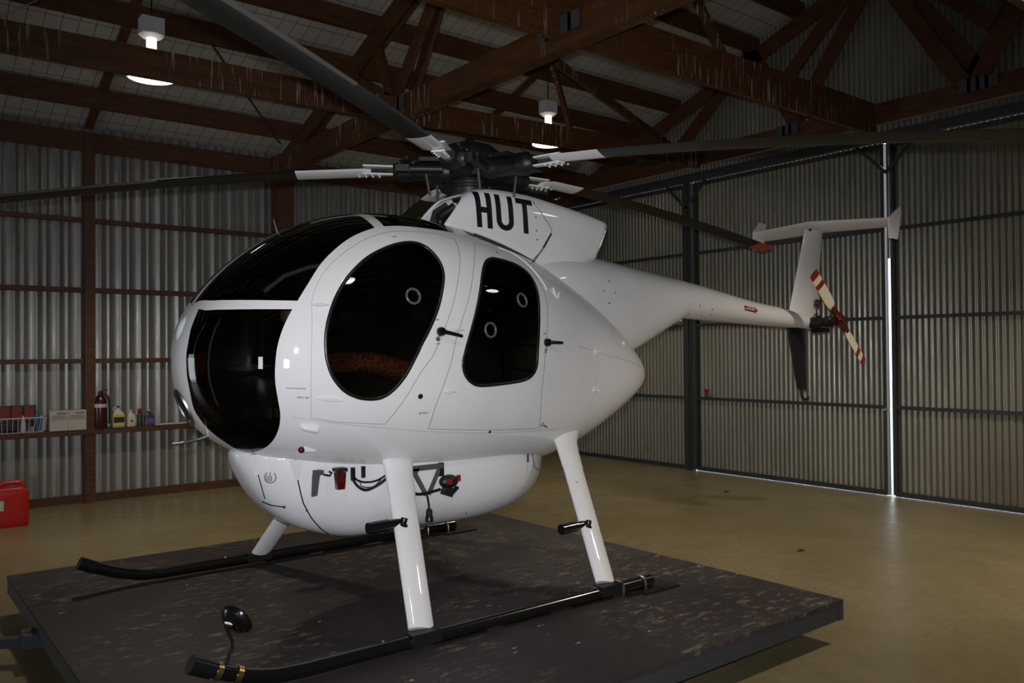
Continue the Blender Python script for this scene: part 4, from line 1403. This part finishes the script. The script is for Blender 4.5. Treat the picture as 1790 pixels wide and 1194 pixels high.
# ---------------- landing gear
R_ = .038
SK = 1.2024
for s in (-1, 1):
    y = s * SK
    path = [(.66, y, ZP + .052), (.2, y, ZP + .052), (-1.2, y, ZP + .052), (-1.9, y, ZP + .052)] + [tuple(p) for p in catmull([(-1.9, y, ZP + .052), (-2.05, y, ZP + .062), (-2.20, y, ZP + .098), (-2.32, y, ZP + .145), (-2.42, y, ZP + .195)], 4)[1:]]
    sk = MB().tube(path, R_, 18).build('skid_tube', black_gloss, HELI)
    MB().tube([(-2.36, y, ZP + .163), (-2.46, y, ZP + .212)], .044, 18).build('skid_cap', rubber, sk)
    for x_ in (-.95, -.45, .1):
        MB().box((x_, y, ZP + .007), (.36, .05, .013)).build('skid_shoe', black_satin, sk)
    MB().box((.66, y, ZP + .008), (.34, .24, .012)).box((.45, y - s * .0, ZP + .014), (.14, .16, .010), (0, .1, 0)).build('foot_plate', black_satin, sk)
    for x_ in (.35, .565):
        MB().tube([(x_, y - .043, ZP + .014), (x_, y - .043, ZP + .06), (x_, y - .030, ZP + .090), (x_, y, ZP + .097), (x_, y + .030, ZP + .090), (x_, y + .043, ZP + .06), (x_, y + .043, ZP + .014)], .009, 8).build('clamp_band', steel, sk)
    for x_ in (-.1, .12, -1.45):
        MB().lathe([(0, 0), (.010, 0), (.010, .008), (0, .009)], (x_, y, ZP + .089), (0, 0, 1), 8).build('skid_bolt', steel, sk)
    for (xb, xt, yt, zt_, lab) in ((-1.20, -.925, .475, 1.215, 'front'), (.245, .575, .43, 1.24, 'rear')):
        A = Vector((xb, s * SK, ZP + .052))
        B = Vector((xt, s * yt, zt_))
        ax = (B - A).normalized()
        ch = Vector((1, 0, 0))
        ch = (ch - ax * ch.dot(ax)).normalized()
        nm_ = ax.cross(ch).normalized()
        MB().box(A + Vector((.005, 0, .012)), (.19, .088, .066)).build('strut_saddle', black_satin, HELI)
        rings = []
        LL = (B - A).length
        for k_ in np.linspace(.055 / LL * 1.0, 1.06, 12):
            c_ = A + ax * LL * k_
            wd = .102 + .016 * k_
            rings.append(foil(c_ - ch * wd * .78, c_ + ch * wd * .78, .062, nm_, 22))
        sf = MB().loft(rings).build('strut_fairing', white, HELI, angle=60)
        # cuff where the strut meets the belly
        rings = []
        for k_, g_ in ((.80, 1.03), (.92, 1.08), (1.0, 1.18), (1.06, 1.5), (1.12, 1.9)):
            c_ = A + ax * LL * k_
            wd = (.116) * g_
            rings.append(foil(c_ - ch * wd * .78, c_ + ch * wd * .78, .066 * g_, nm_, 22))
        MB().loft(rings).build('strut_cuff', white, HELI, angle=60)
        # boarding step
        zs = .615 if lab == 'front' else .40
        c_ = A + ax * LL * zs
        step = c_ - ch * .06 + nm_ * 0
        fx = Vector((-1, 0, -.03))
        MB().tube([step + Vector((.05, 0, .0)), step + fx * .06, step + fx * .065, step + fx * .20], [.030, .030, .036, .036], 16).build('boarding_step', black_gloss, HELI)
        MB().tube([step + Vector((.035, s * .028, .03)), step + Vector((.02, s * .034, -.005)), step + Vector((.05, s * .03, -.04))], .022, 10).build('step_bracket', black_gloss, HELI)
        for k_ in (.12, .3, .47, .64, .78):
            MB().lathe([(0, 0), (.006, 0), (.005, .005), (0, .006)], A + ax * LL * k_ + ch * .062, ch, 8).build('fairing_screw', grey_paint, sf)
# cargo mirror on the near skid toe
y = -SK
mr = MB().tube(catmull([(-2.29, y, ZP + .14), (-2.285, y, ZP + .20), (-2.262, y, ZP + .26), (-2.285, y, ZP + .33), (-2.30, y, ZP + .37)], 5), .008, 8).build('cargo_mirror', black_gloss, HELI)
mc = Vector((-2.245, -SK - .0, ZP + .372))
mn = Vector((.75, .45, .45)).normalized()
MB().lathe([(0, .035), (.03, .033), (.062, .022), (.083, .0), (.084, -.006), (.078, -.008), (0, -.006)], mc, -mn, 28).build('mirror_head', black_gloss, mr)
MB().tube([(-2.30, y, ZP + .37), mc - mn * .03], .012, 8).build('mirror_joint', steel, mr)
for x_, z_ in ((-2.335, .152), (-2.24, .113)):
    MB().tube([(x_ - .012, y, ZP + z_ + .006), (x_ + .012, y, ZP + z_ - .006)], .043, 20).build('clamp_ring', gold, mr)

strip_m = mat('leading_edge_strip', (.13, .125, .11), .35, .4)
weight_m = mat('weight_metal', (.05, .055, .045), .4, .4)
# ---------------- main rotor
HZ = 3.30
hub = MB()
hub.lathe([(0, .215), (.10, .21), (.18, .185), (.235, .14), (.245, .09), (.20, .06), (.17, .03), (.17, -.05), (.12, -.07), (0, -.08)], (0, 0, HZ), (0, 0, 1), 32)
hub_o = hub.build('rotor_hub', black_satin, HELI)
MB().lathe([(0, -.06), (.115, -.06), (.115, -.075), (.125, -.08), (.115, -.085), (.115, -.10), (.125, -.105), (.115, -.11), (.115, -.125), (.125, -.13), (.115, -.135), (.11, -.17), (.135, -.175), (.14, -.20), (.13, -.225), (.10, -.235), (.085, -.30), (.085, -.35), (.15, -.37), (.17, -.45), (.18, -.52), (0, -.52)], (0, 0, HZ), (0, 0, 1), 32).build('swashplate', mat('dark_rubber_boot', (.02, .02, .022), .5), HELI)
for k_ in range(5):
    a = math.radians(2.3 + 72 * k_ + (1.3 if k_ == 3 else 0))
    er, et = Vector((math.cos(a), math.sin(a), 0)), Vector((-math.sin(a), math.cos(a), 0))

    def at(r_, t_=0.0, z_=0.0, er=er, et=et):
        return er * r_ + et * t_ + Vector((0, 0, HZ + z_))
    arm = MB().tube([at(.14), at(.22), at(.24), at(.42), at(.44), at(.52), at(.54), at(.575)], [.075, .085, .072, .072, .085, .085, .065, .055], 18).box(at(.5, .10, -.01), (.10, .14, .05), Euler((0, 0, a))).box(at(.30, .0, .085), (.16, .10, .03), Euler((0, 0, a))).build('pitch_housing', black_satin, hub_o)
    MB().tube([at(.20, .17, -.02), at(.44, .15, -.015)], .036, 14).build('lag_damper', black_satin, arm)
    MB().tube([at(.30, .16, -.20), at(.33, .15, -.02)], .010, 8).build('pitch_link', grey_paint, arm)
    bb = MB()
    for (r_, t_, z_) in ((.47, .05, .086), (.51, -.05, .086), (.24, .08, .08), (.24, -.08, .07), (.42, .17, .02), (.52, .12, .03)):
        bb.lathe([(0, 0), (.012, 0), (.012, .012), (.006, .020), (0, .021)], at(r_, t_, z_), (0, 0, 1), 8)
    bb.build('hub_bolt', steel, arm)
    # pendulum weights and bolts below
    if k_ == 3: MB().lathe([(0, -.02), (.045, -.02), (.05, -.01), (.05, .01), (.045, .02), (0, .02)], at(.62, .12, -.045), et, 20).build('vibration_absorber', weight_m, arm)
    # blade
    Rt = 4.025
    pit = math.radians(1.5) + math.radians(10) * math.cos(a - math.radians(146))

    def bring(r_, ch, th, er=er, et=et, at=at, k_=k_, pit=pit):
        dz = -(.17 if k_ == 3 else .30) * (max(r_ - .5, 0) / 3.525) ** 1.6
        p_ = pit - math.radians(3) * (r_ / Rt)
        q_ = et * math.cos(p_) + Vector((0, 0, math.sin(p_)))
        n_ = er.cross(q_).normalized()
        c_ = at(r_, 0, dz)
        return foil(c_ + q_ * ch * .30, c_ - q_ * ch * .70, th, n_, 18)
    RC = 1.13 if k_ != 2 else 1.30
    bl = MB().loft([bring(r_, .171, .026) for r_ in np.linspace(RC, 3.77, 16)]).build('rotor_blade', blade_paint, HELI, angle=50)
    es = MB()
    er_ = [[p for i, p in enumerate(bring(r_, .1725, .0278)) if i in (0, 1, 2, 16, 17)] for r_ in np.linspace(2.3, 3.76, 12)]
    er_ = [[q[3], q[4], q[0], q[1], q[2]] for q in er_]
    es.loft(er_, close=False).build('erosion_strip', strip_m, bl, angle=60)
    MB().loft([bring(3.77, .171, .0262), bring(3.90, .171, .0262), bring(4.025, .150, .020)]).build('blade_tip', orange, bl, angle=50)
    cf_ = MB().loft([bring(.74, .12, .03), bring(.80, .165, .03), bring(RC, .171, .0265)])
    for zz in (.030, -.030):
        cf_.loft([[at(r_, t_, zz + d_ - .004) for t_, d_ in ((-wd, 0), (wd, 0), (wd, .012), (-wd, .012))] for r_, wd in ((.56, .022), (.60, .024), (.70, .036), (.80, .045))])
    rb = cf_
    for r_ in (.68, .73, .78, .83):
        for t_ in (-.035, .035):
            rb.lathe([(0, 0), (.008, 0), (.008, .008), (0, .01)], at(r_, t_, -.036), (0, 0, -1), 8)
    cf_.build('blade_root_cuff', white, bl, angle=40)
# bits inside the open cowl front
MB().box((-.02, .02, 2.90), (.26, .26, .16)).tube([(-.22, .08, 2.80), (-.20, .10, 2.95), (-.10, .05, 3.03)], .035, 10).tube([(-.25, -.05, 2.82), (-.12, -.02, 2.93)], .03, 10).ball((-.24, .04, 2.90), .035).build('mast_gearbox', black_satin, HELI)
MB().tube([(-.27, .13, 2.86), (-.22, .14, 2.99), (-.13, .12, 3.05)], .022, 10).build('control_bellcrank', mat('bellcrank', (.03, .033, .035), .35), HELI)

# ================================================================== SHELF AND FLOOR THINGS
SZ = .966
YS = 6.80
plast_white = mat('cream_plastic', (.52, .49, .42), .4)
yellow = mat('yellow_label', (.62, .45, .04), .5)
black_lab = mat('black_label', (.012, .012, .02), .5)


def jug(x, y, z, w, h, m, label, name='oil_jug', dy=.08, neck=-.2):
    rings = []
    for zz, k_ in ((0, .9), (.02, 1), (.60, 1), (.72, .86), (.84, .5), (.90, .32), (1.0, .30)):
        rings.append([Vector((x + (w * .5 * math.copysign(abs(math.cos(a)) ** .45, math.cos(a))) * k_ + (neck * w * .5 * (zz > .8) * .4), y + dy * .5 * k_ * math.copysign(abs(math.sin(a)) ** .45, math.sin(a)), z + h * zz)) for a in np.linspace(0, 2 * PI, 20, endpoint=False)])
    o = MB().loft(rings).build(name, m)
    return tag(o, label, 'bottle', None)


b1 = jug(-.925, YS - .03, SZ, .15, .265, plast_white, 'white jug with a wide yellow and black label on the shelf, beside the red cylinder')
for z0, z1, m_ in ((.10, .24, yellow), (.24, .52, black_lab), (.52, .66, yellow)):
    MB().box((-.925, YS - .0725, SZ + .265 * (z0 + z1) / 2 * .98), (.13, .004, .265 * (z1 - z0))).build('jug_label', m_, b1, smooth=False)
MB().tube(catmull([(-.955, YS - .03, SZ + .20), (-.985, YS - .03, SZ + .235), (-.965, YS - .03, SZ + .265), (-.94, YS - .03, SZ + .255)], 5), .011, 8).build('handle', plast_white, b1)
MB().lathe([(0, 0), (.02, 0), (.02, .02), (0, .02)], (-.931, YS - .03, SZ + .262), (0, 0, 1), 14).build('cap', black_lab, b1)
b2 = jug(-.765, YS - .03, SZ, .11, .21, plast_white, 'small white jug with a plain label, right of the yellow and black one')
MB().box((-.765, YS - .0725, SZ + .08), (.08, .004, .09)).build('jug_label', plast_white, b2, smooth=False)
MB().ball((-.765, YS - .0735, SZ + .075), .02, 10, 6, (1, .1, 1)).build('label_print', red_paint, b2)
MB().lathe([(0, 0), (.018, 0), (.018, .02), (0, .02)], (-.77, YS - .03, SZ + .207), (0, 0, 1), 14).build('cap', plast_white, b2)
b3 = MB().lathe([(0, 0), (.032, 0), (.034, .01), (.034, .15), (.028, .165), (.015, .175), (0, .176)], (-.655, YS - .02, SZ), (0, 0, 1), 20).build('spray_can', mat('grey_green_can', (.06, .07, .06), .35, .4))
tag(b3, 'slim dark spray can with a red cap, left of the purple jug', 'can')
MB().lathe([(0, 0), (.024, 0), (.027, .005), (.026, .055), (0, .06)], (-.655, YS - .02, SZ + .176), (0, 0, 1), 18).build('cap', red_paint, b3)
b4 = jug(-.535, YS - .03, SZ, .12, .20, mat('purple_fluid', (.06, .045, .11), .2), 'clear jug of purple fluid at the right end of the bottles')
MB().lathe([(0, 0), (.02, 0), (.02, .02), (0, .02)], (-.54, YS - .03, SZ + .198), (0, 0, 1), 14).build('cap', plast_white, b4)
MB().box((-.535, YS - .073, SZ + .065), (.09, .004, .07)).build('jug_label', mat('lilac_label', (.10, .08, .22), .5), b4, smooth=False)
p = MB().box((-.25, YS - .02, SZ + .009), (.42, .06, .018), (0, 0, .06)).build('white_batten', plast_white, smooth=False)
tag(p, 'flat white strip of board lying on the shelf right of the bottles', 'board')
# extinguisher
ex_ = MB().lathe([(0, 0), (.075, 0), (.08, .01), (.08, .33), (.07, .38), (.045, .42), (.028, .44), (0, .445)], (-1.145, 6.76, SZ), (0, 0, 1), 26).build('fire_extinguisher', mat('dark_red_enamel', (.045, .005, .007), .3))
tag(ex_, 'dark red cylinder with a white band, standing by the slim post', 'fire extinguisher')
MB().lathe([(.0805, .275), (.081, .28), (.081, .315), (.0805, .32)], (-1.145, 6.76, SZ), (0, 0, 1), 26).build('band', plast_white, ex_)
MB().lathe([(0, .44), (.03, .44), (.03, .47), (0, .48)], (-1.145, 6.76, SZ), (0, 0, 1), 14).beam((-1.16, 6.76, SZ + .48), (-1.06, 6.76, SZ + .50), .02, .015).beam((-1.16, 6.76, SZ + .47), (-1.07, 6.76, SZ + .455), .02, .012).build('valve', black_satin, ex_)
MB().tube(catmull([(-1.12, 6.74, SZ + .46), (-1.06, 6.72, SZ + .40), (-1.045, 6.71, SZ + .25), (-1.05, 6.71, SZ + .06)], 5), .014, 8).build('hose', black_satin, ex_)
# carton with two printed faces
card = mat('white_card', (.45, .41, .37), .7)
bx_ = MB().box((-1.535, YS - .02, SZ + .128), (.42, .17, .255)).build('carton', card, smooth=False)
tag(bx_, 'white printed carton on the shelf, left of the slim post', 'box')
pr = MB()
for x_ in (-1.64, -1.43):
    pr.box((x_ + .03, YS - .1065, SZ + .222), (.11, .003, .014))
for z_, w_ in ((.196, .16), (.186, .17), (.176, .15), (.166, .17), (.156, .17)):
    for x_ in (-1.64, -1.43):
        pr.box((x_, YS - .1065, SZ + z_), (w_, .003, .002))
for x_ in (-1.64, -1.43):
    pr.box((x_, YS - .1065, SZ + .14), (.19, .003, .003))
pr.box((-1.535, YS - .1065, SZ + .128), (.002, .003, .25))
pr.build('printing', mat('grey_print', (.10, .09, .08), .7), bx_, smooth=False)
# wire basket and what it holds
wire = mat('white_wire', (.55, .55, .54), .4)
bk = empty('wire_basket', (-2.15, YS - .04, SZ), 'white wire basket of oddments at the left end of the shelf', 'basket')
xa, xb_, ya, yb = -2.60, -1.82, YS - .14, YS + .07


def bpt(x, y, z):
    k_ = 1 + .10 * (z / .18)
    return Vector(((x + 2.17) * k_ - 2.17, (y - YS + .035) * k_ + YS - .035, SZ + .006 + z))


rm = MB()
rm.tube([bpt(xa, ya, .18), bpt(xb_, ya, .18), bpt(xb_, yb, .18), bpt(xa, yb, .18), bpt(xa, ya, .18)], .006, 8)
rm.build('rim', wire, bk)
gm = MB()
for j in range(15):
    x_ = xa + (xb_ - xa) * j / 14
    gm.tube([bpt(x_, ya, .18), bpt(x_, ya, 0), bpt(x_, yb, 0), bpt(x_, yb, .18)], .0028, 6)
for y_ in (ya, (ya + yb) / 2, yb):
    gm.tube([bpt(xa, y_, 0), bpt(xb_, y_, 0)], .003, 6)
for j in range(4):
    y_ = ya + (yb - ya) * j / 3
    for x_ in (xa, xb_):
        gm.tube([bpt(x_, y_, .18), bpt(x_, y_, 0)], .0028, 6)
gm.build('wires', wire, bk)
b5 = MB().lathe([(0, 0), (.024, 0), (.026, .01), (.026, .13), (.018, .155), (.012, .165), (.012, .20), (0, .203)], (-2.035, YS - .10, SZ + .012), (0, 0, 1), 18).build('squeeze_bottle', plast_white)
tag(b5, 'slim white bottle standing in the wire basket', 'bottle')
b6 = MB().lathe([(0, 0), (.032, 0), (.034, .01), (.034, .19), (.026, .21), (.018, .22), (.018, .25), (0, .252)], (-1.875, YS - .04, SZ + .012), (0, 0, 1), 18).build('blue_spray_can', mat('blue_can', (.03, .09, .2), .35))
tag(b6, 'tall blue can standing in the right end of the wire basket', 'can')
b7 = MB().box((-2.24, YS - .06, SZ + .05), (.30, .09, .07)).build('rag_bundle', mat('navy_cloth', (.012, .013, .03), .8))
tag(b7, 'dark folded cloth lying in the wire basket', 'cloth')
b7.modifiers.new('soft', 'BEVEL').width = .02
org = empty('parts_organiser', (-2.16, YS + .02, SZ + .02), 'red parts case with black dividers, leaning behind the basket', 'case')
MB().box((-2.16, YS + .045, SZ + .20), (.56, .03, .27), (-.12, 0, 0)).build('case_back', black_satin, org, smooth=False)
for j in range(4):
    MB().box((-2.36 + j * .135, YS + .022, SZ + .235), (.105, .03, .18), (-.12, 0, 0)).build('compartment', mat('red_plastic', (.15, .012, .007), .45), org, smooth=False)

# jerry can
can_red = mat('red_polythene', (.48, .016, .010), .32)
jc = MB()
cx, cy = -2.34, 5.76
rings = []
ang = .0
for zz, k_ in ((0, .92), (.02, 1), (.10, 1), (.36, 1), (.41, .96), (.435, .82), (.44, .5)):
    rings.append([Vector((cx + .225 * k_ * math.copysign(abs(math.cos(a)) ** .35, math.cos(a)), cy + .11 * k_ * math.copysign(abs(math.sin(a)) ** .35, math.sin(a)), zz)) for a in np.linspace(0, 2 * PI, 28, endpoint=False)])
jc_o = jc.loft(rings).build('fuel_can', can_red)
tag(jc_o, 'red plastic fuel can on the floor at the left edge', 'fuel can')
MB().tube(catmull([(cx + .17, cy, .41), (cx + .16, cy, .47), (cx + .10, cy, .487), (cx - .02, cy, .483), (cx - .06, cy, .46), (cx - .07, cy, .42)], 5), [.028] * 26, 12).build('handle', can_red, jc_o)
MB().lathe([(0, 0), (.035, 0), (.035, .05), (0, .055)], (cx - .14, cy, .43), (-.3, 0, 1), 16).build('cap', black_satin, jc_o)
MB().box((cx - .10, cy - .112, .25), (.14, .004, .11)).build('sticker', mat('pale_green_sticker', (.5, .6, .48), .5), jc_o, smooth=False)
# dry leaf scraps on the floor
for (x_, y_, lab) in ((3.41, -.62, 'small dry brown leaf on the floor, right of the trolley'), (5.6, 1.9, 'small dark scrap on the floor near the hangar doors')):
    o = MB().add([(x_ - .06, y_, .004), (x_ - .01, y_ - .03, .012), (x_ + .06, y_ - .01, .004), (x_ + .02, y_ + .03, .014)], [(0, 1, 2, 3)]).build('dry_leaf', mat('dry_leaf_brown', (.05, .022, .012), .8), smooth=False, fix=False)
    o.modifiers.new('thickness', 'SOLIDIFY').thickness = .002
    tag(o, lab, 'leaf')
